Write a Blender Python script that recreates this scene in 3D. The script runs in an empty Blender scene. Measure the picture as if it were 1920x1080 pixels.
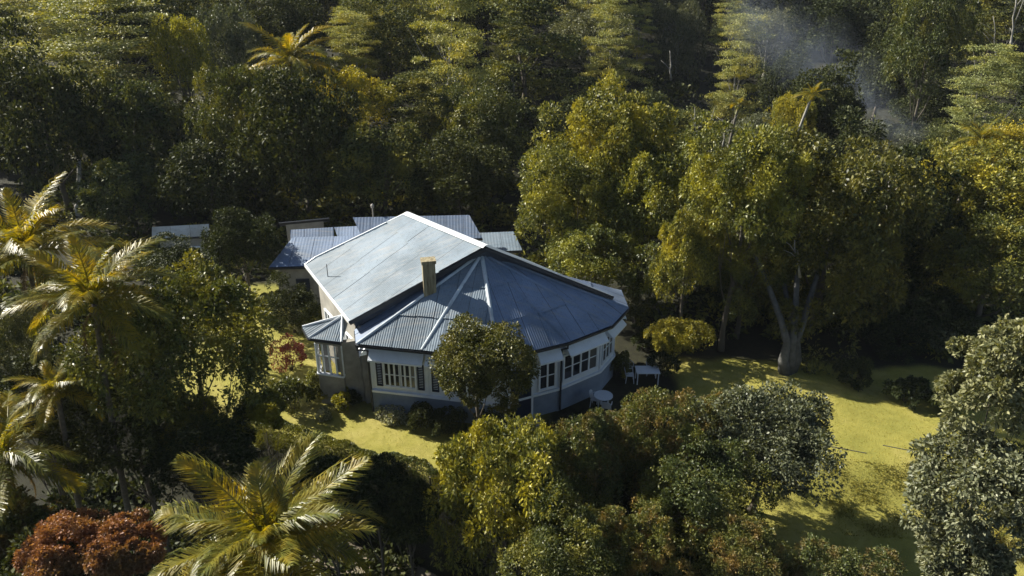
import bpy, math, random
import numpy as np
from mathutils import Vector, Matrix

# ------------------------------------------------------------------ camera, sky, sun, exposure
S = bpy.context.scene
COL = S.collection
CAM_H, PITCH, FPX = 21.0, math.radians(25), 1430.0
cam = bpy.data.cameras.new("camera"); camo = bpy.data.objects.new("camera", cam); COL.objects.link(camo)
cam.sensor_width = 36; cam.lens = 36*FPX/1920; cam.clip_end = 2000; cam.clip_start = 0.1
camo.location = (0, 0, CAM_H); camo.rotation_euler = (math.pi/2-PITCH, 0, 0)
S.camera = camo
SUN_EL, SUN_AZ = math.radians(34), math.radians(154)     # azimuth of the direction TO the sun, from +x counter-clockwise
w = bpy.data.worlds.new("World"); S.world = w; w.use_nodes = True
nt = w.node_tree; sky = nt.nodes.new('ShaderNodeTexSky'); sky.sky_type = 'NISHITA'; sky.sun_disc = False
sky.sun_elevation = SUN_EL; sky.sun_rotation = math.pi/2-SUN_AZ
nt.links.new(sky.outputs[0], nt.nodes['Background'].inputs[0]); nt.nodes['Background'].inputs[1].default_value = 0.048
sun = bpy.data.lights.new("sun", 'SUN'); suno = bpy.data.objects.new("sun", sun); COL.objects.link(suno)
sun.energy = 5.0; sun.angle = math.radians(0.5); sun.color = (1.0, 0.94, 0.82)
sd = Vector((math.cos(SUN_AZ)*math.cos(SUN_EL), math.sin(SUN_AZ)*math.cos(SUN_EL), math.sin(SUN_EL)))
suno.rotation_euler = sd.to_track_quat('Z', 'Y').to_euler()
S.view_settings.view_transform = 'Standard'; S.view_settings.look = 'None'
S.view_settings.exposure = 1.22; S.view_settings.gamma = 1; S.view_settings.use_curve_mapping = False
S.cycles.max_bounces = 4; S.cycles.diffuse_bounces = 1; S.cycles.glossy_bounces = 2
S.cycles.transmission_bounces = 3; S.cycles.transparent_max_bounces = 6; S.cycles.volume_bounces = 0; S.cycles.volume_step_rate = 2; S.cycles.volume_max_steps = 48

G = -0.9            # ground level round the house (the floor is raised on a plinth)
rng = np.random.default_rng(7)

# ------------------------------------------------------------------ geometry helpers
def ray(px, py):
    x = (px-960)/FPX; y = (540-py)/FPX
    return np.array([x, math.cos(PITCH)+y*math.sin(PITCH), -math.sin(PITCH)+y*math.cos(PITCH)])
C0 = np.array([0, 0, CAM_H])
def at_z(px, py, z):
    d = ray(px, py); return C0+d*((z-CAM_H)/d[2])
def at_y(px, py, Y):
    d = ray(px, py); return C0+d*(Y/d[1])
def depth(p):
    return p[1]*math.cos(PITCH)-(p[2]-CAM_H)*math.sin(PITCH)
def nrm(a):
    a = np.asarray(a, float); return a/(np.linalg.norm(a, axis=-1, keepdims=True)+1e-9)
def sst(a, b, x):
    t = np.clip((x-a)/(b-a), 0, 1); return t*t*(3-2*t)

def loc_of(o):
    v = np.zeros(3)
    while o is not None:
        v += np.array(o.location); o = o.parent
    return v
def link(name, me, parent=None):
    o = bpy.data.objects.new(name, me); COL.objects.link(o)
    if parent is not None: o.parent = parent
    return o
def mesh_np(name, V, F, mat, smooth=False):
    """F: (m,k) array of equal-sided faces, or a list of tuples"""
    me = bpy.data.meshes.new(name)
    if isinstance(F, np.ndarray):
        m, k = F.shape
        me.vertices.add(len(V)); me.vertices.foreach_set('co', np.asarray(V, np.float32).ravel())
        me.loops.add(m*k); me.loops.foreach_set('vertex_index', F.astype(np.int32).ravel())
        me.polygons.add(m); me.polygons.foreach_set('loop_start', np.arange(0, m*k, k, dtype=np.int32))
        me.update(calc_edges=True)
    else:
        me.from_pydata([tuple(map(float, v)) for v in V], [], F); me.update()
    if smooth: me.polygons.foreach_set('use_smooth', [True]*len(me.polygons))
    if mat: me.materials.append(mat)
    return me
def part(name, V, F, mat, parent=None, smooth=False):
    """world-space vertices -> object under parent (parents only translate)"""
    V = np.asarray(V, float)-(loc_of(parent) if parent is not None else 0)
    return link(name, mesh_np(name, V, F, mat, smooth), parent)
def tag(o, label=None, cat=None, group=None, kind=None):
    if label: o['label'] = label
    if cat: o['category'] = cat
    if group: o['group'] = group
    if kind: o['kind'] = kind
    return o
def empty(name, loc, label, cat, group=None, rz=0, sc=1):
    o = bpy.data.objects.new(name, None); COL.objects.link(o); o.location = tuple(loc)
    o.rotation_euler = (0, 0, rz); o.scale = (sc, sc, sc); o.empty_display_size = .3
    return tag(o, label, cat, group)
class MB:
    def __init__(s): s.V = []; s.F = []
    def add(s, V, F):
        n = len(s.V); s.V += [np.array(v, float) for v in V]; s.F += [tuple(i+n for i in f) for f in F]
    def frame_box(s, o, a, b, c, ra, rb, rc):
        """box in frame o + a,b,c axes with ranges"""
        V = [o+a*x+b*y+c*z for x in ra for y in rb for z in rc]
        s.add(V, [(0,1,3,2),(4,6,7,5),(0,4,5,1),(2,3,7,6),(0,2,6,4),(1,5,7,3)])
    def box(s, lo, hi):
        s.frame_box(np.zeros(3), np.array([1,0,0.]), np.array([0,1,0.]), np.array([0,0,1.]), (lo[0],hi[0]), (lo[1],hi[1]), (lo[2],hi[2]))
    def bar(s, p, q, w, h=None, up=(0,0,1)):
        p = np.array(p, float); q = np.array(q, float); h = h or w
        a = q-p; L = np.linalg.norm(a); a /= L
        b = np.cross(np.array(up, float), a)
        if np.linalg.norm(b) < 1e-4: b = np.array([1.,0,0])
        b = nrm(b); c = np.cross(a, b)
        s.frame_box(p, a, b, c, (0, L), (-w/2, w/2), (-h/2, h/2))
    def tube(s, pts, rad, n=8, cap=True):
        pts = [np.array(p, float) for p in pts]; k = len(pts)
        if np.isscalar(rad): rad = [rad]*k
        base = len(s.V)
        for i, p in enumerate(pts):
            t = nrm(pts[min(i+1, k-1)]-pts[max(i-1, 0)])
            b = np.cross(t, [0.31, 0.95, 0.07]); b = nrm(b); c = np.cross(t, b)
            for j in range(n):
                a = 2*math.pi*j/n; s.V.append(p+rad[i]*(math.cos(a)*b+math.sin(a)*c))
        for i in range(k-1):
            for j in range(n):
                s.F.append((base+i*n+j, base+i*n+(j+1) % n, base+(i+1)*n+(j+1) % n, base+(i+1)*n+j))
        if cap:
            s.F.append(tuple(base+j for j in range(n))[::-1]); s.F.append(tuple(base+(k-1)*n+j for j in range(n)))
    def prism(s, poly, d):
        n = len(poly); poly = [np.array(p, float) for p in poly]; d = np.array(d, float)
        s.add(poly+[p+d for p in poly], [tuple(range(n))[::-1], tuple(range(n, 2*n))]+[(i, (i+1) % n, n+(i+1) % n, n+i) for i in range(n)])
    def build(s, name, mat, parent=None, smooth=False): return part(name, s.V, s.F, mat, parent, smooth)

# ------------------------------------------------------------------ materials
def mat_new(name):
    m = bpy.data.materials.new(name); m.use_nodes = True
    return m, m.node_tree, m.node_tree.nodes['Principled BSDF'], m.node_tree.links
def noise(nt, scale, detail=4, coord='Object', rough=.6, vec=None):
    n = nt.nodes.new('ShaderNodeTexNoise'); n.inputs['Scale'].default_value = scale
    n.inputs['Detail'].default_value = detail; n.inputs['Roughness'].default_value = rough
    if vec is None:
        t = nt.nodes.new('ShaderNodeTexCoord'); vec = t.outputs[coord]
    nt.links.new(vec, n.inputs['Vector']); return n.outputs['Fac']
def ramp(nt, fac, stops):
    r = nt.nodes.new('ShaderNodeValToRGB'); e = r.color_ramp.elements
    while len(e) < len(stops): e.new(.5)
    for x, (p, c) in zip(e, stops):
        x.position = p; x.color = (*c, 1) if len(c) == 3 else c
    nt.links.new(fac, r.inputs[0]); return r.outputs[0]
def mix(nt, fac, a, b, mode='MIX'):
    n = nt.nodes.new('ShaderNodeMix'); n.data_type = 'RGBA'; n.blend_type = mode
    for i, v in ((0, fac), (6, a), (7, b)):
        if hasattr(v, 'is_linked') or hasattr(v, 'links'): nt.links.new(v, n.inputs[i])
        elif isinstance(v, (int, float)): n.inputs[i].default_value = v
        else: n.inputs[i].default_value = (*v, 1)
    return n.outputs[2]
def bump(nt, h, strength, dist, bs):
    b = nt.nodes.new('ShaderNodeBump'); b.inputs['Strength'].default_value = strength; b.inputs['Distance'].default_value = dist
    nt.links.new(h, b.inputs['Height']); nt.links.new(b.outputs[0], bs.inputs['Normal'])
def plain(name, col, rough=.6, var=.25, scale=3, metal=0, bmp=0, coord='Object'):
    m, nt, bs, L = mat_new(name)
    f = noise(nt, scale, 5, coord)
    c0 = tuple(x*(1-var) for x in col); c1 = tuple(min(1, x*(1+var)) for x in col)
    L.new(ramp(nt, f, [(.3, c0), (.7, c1)]), bs.inputs['Base Color'])
    bs.inputs['Roughness'].default_value = rough; bs.inputs['Metallic'].default_value = metal
    if bmp: bump(nt, noise(nt, scale*6, 4, coord), .5, bmp, bs)
    return m

def foliage(name, cols, patch=None, trans=.3, rough=.45, pscale=.45, spec=.28, tint=(1.38, 1.28, .38)):
    """cols: three leaf colours spread over the single leaves; patch: a second leaf colour in noise patches"""
    m, nt, bs, L = mat_new(name)
    g = nt.nodes.new('ShaderNodeNewGeometry')
    c = ramp(nt, g.outputs['Random Per Island'], [(0, cols[0]), (.5, cols[1]), (1, cols[2])])
    if patch:
        pf = ramp(nt, noise(nt, pscale, 3, 'Object'), [(.48, (0, 0, 0)), (.62, (1, 1, 1))])
        c = mix(nt, pf, c, mix(nt, .75, c, patch))
    oi = nt.nodes.new('ShaderNodeObjectInfo')
    c = mix(nt, 1.0, c, ramp(nt, oi.outputs['Random'], [(0, (.74, .8, .85)), (.5, (1, .98, .92)), (1, (1.12, 1.05, .8))]), 'MULTIPLY')
    L.new(c, bs.inputs['Base Color']); bs.inputs['Roughness'].default_value = rough
    bs.inputs['Specular IOR Level'].default_value = spec
    tr = nt.nodes.new('ShaderNodeBsdfTranslucent')
    L.new(mix(nt, 1.0, c, tint, 'MULTIPLY'), tr.inputs[0])
    mx = nt.nodes.new('ShaderNodeMixShader'); mx.inputs[0].default_value = trans
    L.new(bs.outputs[0], mx.inputs[1]); L.new(tr.outputs[0], mx.inputs[2])
    L.new(mx.outputs[0], nt.nodes['Material Output'].inputs[0])
    return m

M = {}
M['mango'] = foliage('mango_leaf', [(.042, .056, .018), (.13, .145, .038), (.26, .255, .065)], (.42, .38, .05), .22, pscale=.5)  # yellow patch colour stands in for sunlit highlights on the crowns
M['olive'] = foliage('olive_leaf', [(.030, .042, .015), (.080, .098, .028), (.15, .165, .05)], (.24, .22, .035), .2)
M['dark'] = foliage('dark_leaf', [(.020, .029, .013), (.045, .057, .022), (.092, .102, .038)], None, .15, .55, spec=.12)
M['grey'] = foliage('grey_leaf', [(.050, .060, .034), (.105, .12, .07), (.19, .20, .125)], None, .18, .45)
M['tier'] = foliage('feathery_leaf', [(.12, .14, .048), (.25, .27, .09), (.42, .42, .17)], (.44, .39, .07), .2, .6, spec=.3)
M['yellow'] = foliage('yellow_leaf', [(.15, .15, .022), (.33, .29, .035), (.52, .43, .05)], (.15, .17, .04), .3)
M['red'] = foliage('red_leaf', [(.15, .065, .036), (.27, .12, .065), (.40, .21, .12)], (.16, .11, .05), .25)
M['silver'] = foliage('silvery_leaf', [(.06, .072, .042), (.14, .155, .09), (.28, .29, .19)], None, .2, .45)
M['mixed'] = foliage('mixed_leaf', [(.036, .05, .018), (.10, .118, .035), (.20, .205, .06)], (.22, .135, .045), .22, .45, .7)
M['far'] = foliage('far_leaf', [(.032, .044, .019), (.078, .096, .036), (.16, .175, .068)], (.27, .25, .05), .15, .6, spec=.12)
M['palm'] = foliage('palm_leaf', [(.085, .105, .022), (.15, .165, .03), (.26, .25, .04)], (.34, .28, .03), .5, .4, .7, .4, (1.75, 1.4, .2))
M['golden'] = foliage('golden_green_leaf', [(.09, .095, .02), (.20, .20, .03), (.36, .31, .05)], (.13, .13, .03), .25)
M['dead_palm'] = foliage('dead_palm_leaf', [(.12, .085, .045), (.20, .14, .075), (.27, .20, .11)], None, .2, .7)
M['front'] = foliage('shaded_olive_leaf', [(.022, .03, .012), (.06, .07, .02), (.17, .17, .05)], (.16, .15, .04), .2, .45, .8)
M['crimson'] = foliage('crimson_leaf', [(.20, .05, .04), (.34, .08, .06), (.45, .13, .09)], None, .25)
M['flower'] = foliage('pale_flower_leaf', [(.10, .12, .05), (.35, .36, .25), (.6, .6, .5)], None, .2)
M['bark'] = plain('bark', (.10, .085, .065), .9, .4, 6, bmp=.03)
M['pale_bark'] = plain('pale_bark', (.26, .25, .22), .85, .3, 5, bmp=.02)
M['grey_bark'] = plain('grey_bark', (.085, .085, .08), .9, .45, 3, bmp=.04)  # forked trunk's bark darkened: the shade on it is in this colour
M['palm_bark'] = plain('palm_bark', (.13, .115, .09), .9, .35, 8, bmp=.03)
M['white'] = plain('white_paint', (.78, .83, .88), .5, .06, 2)
M['plinth'] = plain('blue_grey_render', (.20, .25, .33), .85, .2, 1.2, bmp=.01)
M['wall'] = plain('shade_greyed_render', (.30, .29, .26), .9, .25, 1.5, bmp=.01)  # greyed down so the colour carries the shade on side and shed walls
M['gable'] = plain('shade_dark_gable', (.05, .065, .095), .8, .3, 2)  # shadow under the front rakes is put into this near-black blue
M['hipcap'] = plain('weathered_hip_cap', (.46, .52, .56), .6, .25, 2)
M['shutter'] = plain('navy_paint', (.012, .022, .05), .5, .2, 4)
M['gutter'] = plain('dark_gutter_paint', (.03, .035, .045), .5, .2, 4)
M['plastic'] = plain('white_plastic', (.62, .66, .72), .4, .05, 3)
M['terracotta'] = plain('terracotta', (.25, .11, .06), .8, .2, 6)
M['curtain'] = plain('pale_curtain', (.68, .68, .66), .9, .1, 5)
M['stone'] = plain('edging_stone', (.05, .048, .04), .9, .3, 5, bmp=.02)
M['pathsoil'] = plain('pale_path_soil', (.20, .17, .12), .95, .3, 1.2, bmp=.02)
M['dead'] = plain('dry_twig', (.33, .31, .27), .9, .2, 4)
def chimney_mat():
    m, nt, bs, L = mat_new('chimney_render')
    t = nt.nodes.new('ShaderNodeTexCoord'); mp = nt.nodes.new('ShaderNodeMapping'); mp.inputs['Scale'].default_value = (5, 5, .6)
    L.new(t.outputs['Object'], mp.inputs[0])
    f = noise(nt, 1.5, 5, vec=mp.outputs[0])
    L.new(ramp(nt, f, [(.3, (.10, .08, .045)), (.55, (.27, .23, .14)), (.8, (.42, .38, .27))]), bs.inputs['Base Color'])
    bs.inputs['Roughness'].default_value = .95; return m
M['chimney'] = chimney_mat()
def roof_mat(name, col, dirt):
    m, nt, bs, L = mat_new(name)
    oi = nt.nodes.new('ShaderNodeObjectInfo')
    t = nt.nodes.new('ShaderNodeTexCoord')
    big = noise(nt, .45, 5, vec=t.outputs['Object']); fine = noise(nt, 9, 5, vec=t.outputs['Object'])
    c = ramp(nt, oi.outputs['Random'], [(0, tuple(x*.93 for x in col)), (.5, col), (1, tuple(min(1, x*1.05) for x in col))])
    c = mix(nt, ramp(nt, big, [(.38, (0, 0, 0)), (.66, (.85, .85, .85))]), c, dirt)
    c = mix(nt, ramp(nt, fine, [(.52, (0, 0, 0)), (.75, (.5, .5, .5))]), c, tuple(x*.6 for x in dirt))
    mp = nt.nodes.new('ShaderNodeMapping'); mp.inputs['Rotation'].default_value = (0, 0, math.radians(-27)); mp.inputs['Scale'].default_value = (.35, 3.2, 1)
    nt.links.new(t.outputs['Object'], mp.inputs[0]); st = noise(nt, 1.2, 5, vec=mp.outputs[0], rough=.75)
    c = mix(nt, ramp(nt, st, [(.5, (0, 0, 0)), (.72, (.55, .55, .55))]), c, (.30, .29, .27))
    L.new(c, bs.inputs['Base Color']); bs.inputs['Roughness'].default_value = .62; bs.inputs['Specular IOR Level'].default_value = .25
    bump(nt, fine, .25, .01, bs); return m
M['roof'] = roof_mat('corrugated_sheet_paint', (.195, .25, .305), (.10, .135, .165))
M['roof_shade'] = roof_mat('shade_blue_sheet', (.19, .25, .36), (.12, .16, .22))  # bluer copy of the sheet, with the blue shade in its colour
M['roof_pale'] = roof_mat('pale_corrugated_sheet', (.62, .66, .7), (.4, .4, .38))
M['cap'] = plain('ridge_cap_paint', (.78, .82, .84), .4, .08, 3, .1)
def glass_mat(name, tint, tr):
    m, nt, bs, L = mat_new(name)
    bs.inputs['Base Color'].default_value = (*tint, 1); bs.inputs['Roughness'].default_value = .08
    oi = nt.nodes.new('ShaderNodeObjectInfo')
    if not tr: L.new(ramp(nt, oi.outputs['Random'], [(0, (.008, .01, .014)), (.6, (.03, .035, .045)), (.8, (.11, .11, .11)), (1, (.22, .21, .19))]), bs.inputs['Base Color'])
    bs.inputs['Specular IOR Level'].default_value = .6
    if tr:
        t = nt.nodes.new('ShaderNodeBsdfTransparent'); mx = nt.nodes.new('ShaderNodeMixShader'); mx.inputs[0].default_value = tr
        L.new(bs.outputs[0], mx.inputs[1]); L.new(t.outputs[0], mx.inputs[2]); L.new(mx.outputs[0], nt.nodes['Material Output'].inputs[0])
    return m
M['glass'] = glass_mat('dark_window_glass', (.02, .025, .035), 0)
M['clear'] = glass_mat('clear_window_glass', (.03, .03, .03), .8)
def ground_mat():
    m, nt, bs, L = mat_new('ground_cover')
    a = nt.nodes.new('ShaderNodeAttribute'); a.attribute_name = 'lawn'
    n1 = noise(nt, .35, 5); n2 = noise(nt, 3, 6); n3 = noise(nt, 22, 4)
    soil = ramp(nt, n2, [(.3, (.014, .014, .009)), (.7, (.032, .032, .015))])
    grass = ramp(nt, n1, [(.32, (.22, .215, .045)), (.5, (.30, .275, .06)), (.68, (.37, .32, .10))])
    grass = mix(nt, ramp(nt, n2, [(.45, (0, 0, 0)), (.7, (.7, .7, .7))]), grass, (.20, .18, .035))
    grass = mix(nt, ramp(nt, n3, [(.42, (0, 0, 0)), (.7, (.3, .3, .3))]), grass, (.15, .15, .03))
    L.new(mix(nt, a.outputs['Fac'], soil, grass), bs.inputs['Base Color'])
    bs.inputs['Roughness'].default_value = .9; bs.inputs['Specular IOR Level'].default_value = .2
    bump(nt, n3, .9, .06, bs); return m
M['ground'] = ground_mat()

# ------------------------------------------------------------------ terrain
def tz(x, y):
    x = np.asarray(x, float); y = np.asarray(y, float)
    z = np.full(np.broadcast(x, y).shape, G)
    # terrace edge in front of the house, falling to the palm garden
    ye = np.where(x < -2, 27.6-(x+4)*.40, 26.8-6.5*sst(-2, 3, x))
    z = z-4.0*sst(0, 2.0, ye-y)*(1-sst(2, 6, x))-.10*np.clip(ye-2-y, 0, 30)*(1-sst(2, 6, x))
    # grass bank of the right-hand lawn
    z = z-1.1*sst(0, 3.0, 28.6-.12*(x-16)-y)*sst(5, 10, x)
    z = z+.10*np.sin(x*.5+1)*np.sin(y*.43)*sst(9, 13, x)
    # far ground: gentle valley, then the hillside
    z = z+sst(55, 85, y)*1.0+np.clip(y-75, 0, 500)*.10-3.5*np.exp(-((x-38)/16)**2)*sst(50, 70, y)
    z = z+sst(150, 300, y)*60
    z = z+.15*np.sin(x*.21+2)*np.cos(y*.17)*sst(48, 60, y)
    return z
def lawnmask(x, y):
    n = .8*np.sin(x*1.3+y*.7)+.6*np.sin(y*1.9-x*.6)+.4*np.sin(x*3.1+y*2.3)
    yl = 27.3-(x+4)*.40
    a = sst(-.2, .5, y-yl+.05*n)*(1-sst(-.5, .6, x-1.5+.2*n))*sst(0, 1.2, x+19+.3*n)*(1-sst(0, 1, y-47))
    b = sst(0, .8, x-8.2+.3*n)*(1-sst(0, .7, x-27+n*.4))*(1-sst(0, .8, y-(37.2-.10*(x-10))+.25*n))*sst(12, 13, y)
    return np.clip(a+b, 0, 1)
def grid(xs, ys):
    X, Y = np.meshgrid(xs, ys); nx, ny = len(xs), len(ys)
    i = np.arange(nx*ny).reshape(ny, nx)
    F = np.stack([i[:-1, :-1], i[:-1, 1:], i[1:, 1:], i[1:, :-1]], -1).reshape(-1, 4)
    return X.ravel(), Y.ravel(), F
xs = np.concatenate([np.linspace(-420, -60, 30), np.linspace(-52, -30, 12), np.arange(-29, 31, .4), np.linspace(32, 60, 14), np.linspace(70, 420, 30)])
ys = np.concatenate([np.linspace(-60, 8, 14), np.arange(10, 50, .4), np.linspace(51, 90, 28), np.linspace(95, 420, 50)])
X, Y, F = grid(xs, ys); Z = tz(X, Y)
gm = mesh_np('ground', np.stack([X, Y, Z], 1), F, M['ground'], True)
at = gm.attributes.new('lawn', 'FLOAT', 'POINT'); at.data.foreach_set('value', (lawnmask(X, Y)*0).astype(np.float32))
ground = tag(link('ground', gm), kind='structure')
xl = np.arange(-21, 29, .25); yl_ = np.arange(12, 48.5, .25)
X, Y, F = grid(xl, yl_); lm = lawnmask(X, Y); keep = lm[F].max(1) > .01; F = F[keep]
used = np.unique(F); remap = np.zeros(len(X), int); remap[used] = np.arange(len(used))
X, Y, lm, F = X[used], Y[used], lm[used], remap[F]
Z = tz(X, Y)+.03
gm = mesh_np('lawn', np.stack([X, Y, Z], 1), F, M['ground'], True)
at = gm.attributes.new('lawn', 'FLOAT', 'POINT'); at.data.foreach_set('value', lm.astype(np.float32))
tag(link('lawn', gm), kind='structure')
# path at the foot of the terrace
pp = [(600, 1045), (670, 1075), (740, 1095), (800, 1125), (860, 1160)]
mb = MB(); pts = []
for a, b in pp:
    p = at_z(a, b, -5.6); pts.append(p)
row = []
for i, p in enumerate(pts):
    t = nrm(pts[min(i+1, 4)]-pts[max(i-1, 0)]); n = np.array([-t[1], t[0], 0])*.8
    for s in (-1, 1):
        q = p+n*s; q[2] = tz(q[0], q[1])+.05; row.append(q)
mb.add(row, [(2*i, 2*i+1, 2*i+3, 2*i+2) for i in range(4)])
tag(mb.build('path', M['pathsoil']), kind='structure')

# ------------------------------------------------------------------ corrugated roofing
def sheets(poly, parent, mat, width=.95, rowlen=2.6, period=.16, amp=.022, lift=.0, eave=(0, 1), name='roof_sheet', jig=.005, toplift=0):
    """poly: planar convex polygon (world); eave edge poly[eave[0]]-poly[eave[1]]. Overlapping corrugated sheets, one object each."""
    poly = [np.array(p, float) for p in poly]
    o = poly[eave[0]]; u = nrm(poly[eave[1]]-o)
    n = np.zeros(3)
    for i in range(len(poly)): n += np.cross(poly[i]-o, poly[(i+1) % len(poly)]-o)
    n = nrm(n); n = n if n[2] > 0 else -n
    v = np.cross(n, u); v = v if v[2] > 0 else -v
    P = np.array([[np.dot(p-o, u), np.dot(p-o, v)] for p in poly])
    def span(x):
        ys = []
        for i in range(len(P)):
            a, b = P[i], P[(i+1) % len(P)]
            if (a[0]-x)*(b[0]-x) <= 0 and abs(a[0]-b[0]) > 1e-6:
                ys.append(a[1]+(b[1]-a[1])*(x-a[0])/(b[0]-a[0]))
        return (min(ys), max(ys)) if len(ys) > 1 else None
    umin, umax = P[:, 0].min()+.002, P[:, 0].max()-.002
    vmax = P[:, 1].max(); rows = max(1, round(vmax/rowlen)); rl = vmax/rows
    nu = max(1, round((umax-umin)/width)); uw = (umax-umin)/nu
    for r in range(rows):
        for c in range(nu):
            u0 = umin+c*uw; u1 = u0+uw
            xs_ = np.arange(u0, u1-.02+1e-6, period/4) if u1-u0 > period else np.array([u0, u1])
            if xs_[-1] < u1-.021: xs_ = np.append(xs_, u1-.02)
            V = []; F = []; last = None; jl = rng.uniform(-jig, jig); jt = rng.uniform(0, .05) if r else 0
            for x in xs_:
                sp = span(x)
                if sp is None: last = None; continue
                lo = max(r*rl-jt-(.06 if r else 0), sp[0]-.02); hi = min((r+1)*rl, sp[1])
                if hi-lo < .01: last = None; continue
                h = amp*math.sin(2*math.pi*x/period)
                for y_, k in ((lo, .04), (hi, .0)):
                    V.append(o+u*x+v*y_+n*(h+k+lift+jl+(toplift if r == rows-1 else 0)))
                k = len(V)-2
                if last is not None: F.append((last, k, k+1, last+1))
                last = k
            if F:
                part(name, V, F, mat, parent, True)
    return u, v, n
def deck(poly, th=.09, drop=.05):
    poly = [np.array(p, float) for p in poly]; n = nrm(np.cross(poly[1]-poly[0], poly[2]-poly[0])); n = n if n[2] > 0 else -n
    mb = MB(); mb.prism([p-n*drop for p in poly], -n*th); return mb
def capstrip(p, q, parent, name='hip_cap', wd=.2, mat=None, lift=.05):
    mb = MB(); p = np.array(p, float)+[0, 0, lift]; q = np.array(q, float)+[0, 0, lift]
    k = max(1, int(np.linalg.norm(q-p)/2.4)); a = nrm(q-p); s = nrm(np.cross(a, [0, 0, 1])); up = np.cross(s, a)
    for i in range(k):
        A = p+(q-p)*i/k; B = p+(q-p)*(i+1)/k+a*(.05 if i < k-1 else 0); l = .006*i
        prof = [(-wd/2, -.05), (-wd/4, .012), (0, .035), (wd/4, .012), (wd/2, -.05)]
        V = [X_+s*x+up*(y+l) for X_ in (A, B) for x, y in prof]
        V += [X_+s*x+up*(y+l-.012) for X_ in (A, B) for x, y in prof]
        F = [(j, j+1, j+6, j+5) for j in range(4)]+[(10+j+1, 10+j, 15+j, 15+j+1) for j in range(4)]+[(0, 5, 15, 10), (4, 14, 19, 9)]
        mb.add(V, F)
    return mb.build(name, mat or M['cap'], parent)

# ------------------------------------------------------------------ the bungalow
ZR, ZE, ZB = 7.25, 4.0, 3.3
H = empty('bungalow', (-2, 36, G), 'white bungalow with corrugated grey blue roof and many sided front on the lawn', 'house')
rA, rB = at_z(762, 400, ZR), at_z(912, 463, ZR)
rC = at_z(655, 603, ZE)
rE = at_z(1150, 556, ZE)
# left slope plane through rA,rB,rC; the back corner is found on that plane
pn = nrm(np.cross(rB-rA, rC-rA))
def on_plane(px, py):
    d = ray(px, py); return C0+d*(np.dot(rA-C0, pn)/np.dot(d, pn))
rD = on_plane(572, 497); rD2 = on_plane(592, 483)
rF = rA+(rE-rB)
left_poly = [rD, rC, rB, rA, rD2]
right_poly = [rE, rF, rA, rB]
roofp = deck(left_poly).build('main_roof', M['gutter'], H)
sheets(left_poly, roofp, M['roof'], width=1.5, rowlen=2.4, period=.12, amp=.006, toplift=.06)
roofr = deck(right_poly).build('back_roof_slope', M['gutter'], H)
sheets(right_poly, roofr, M['roof'], width=1.5, rowlen=2.7, period=.2, amp=.008)
capstrip(rA, rB, H, 'ridge_cap', .46, lift=.06)
for a, b in ((rC, rB), (rE, rB)):                   # front barge boards
    mb = MB(); mb.bar(a+[0, 0, -.1], b+[0, 0, -.1], .05, .2); mb.build('barge_board', M['gutter'], H)
for a, b in ((rD2, rA), (rD, rD2), (rC, rD)):
    mb = MB(); mb.bar(a+[0, 0, -.02], b+[0, 0, -.02], .08, .16); mb.build('barge_board', M['cap'], H)
# higher overlapping course near the ridge front: the raised lap seen across the slope
# lower bay roof
apex = at_z(903, 475, 6.75)
P = [at_z(x, y, ZB) for x, y in [(668, 645), (790, 657), (935, 673), (1065, 642), (1148, 610), (1178, 578)]]
Pm = rC+np.array([.15, .35, 0]); Pm[2] = ZB+.05
Pn = P[5]+np.array([-.1, 2.2, 0])
ring = [Pm]+P+[Pn]
bay = MB()
for i in range(len(ring)-1):
    a, b = ring[i], ring[i+1]
    q = deck([a, b, apex]); bay.add(q.V, q.F)
bayo = bay.build('bay_roof', M['gutter'], H)
for i in range(len(ring)-1):
    sheets([ring[i], ring[i+1], apex], bayo, M['roof_shade'] if i not in (1, 2) else M['roof'], width=.95, rowlen=2.1, period=.115, amp=.009)  # lit front-left facets keep the plain sheet, the others get the shade-blue copy
for i in range(1, len(ring)-1):
    capstrip(ring[i], apex+(ring[i]-apex)*.04, H, 'hip_cap', 0.2 if i < 4 else .14, mat=M['hipcap'] if i < 4 else M['roof_shade'])
# gutters round the bay
for i in range(len(ring)-1):
    a, b = ring[i], ring[i+1]; mb = MB(); mb.bar(a+[0, 0, -.10], b+[0, 0, -.10], .12, .11); mb.build('gutter', M['gutter'], H)
# walls
def inset(r, d):
    out = []
    for i in range(len(r)):
        ns = []
        for j in (i-1, i):
            if 0 <= j < len(r)-1:
                t = nrm((r[j+1]-r[j])[:2]); ns.append(np.array([-t[1], t[0]]))
        n = nrm(sum(ns)); k = d/max(.5, np.dot(n, ns[0])); out.append(np.array([r[i][0]+n[0]*k, r[i][1]+n[1]*k, 0]))
    return out
W = inset(ring, .6)
ZS = .45
cen = np.array([-1.2, 35.5, 0])
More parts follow.
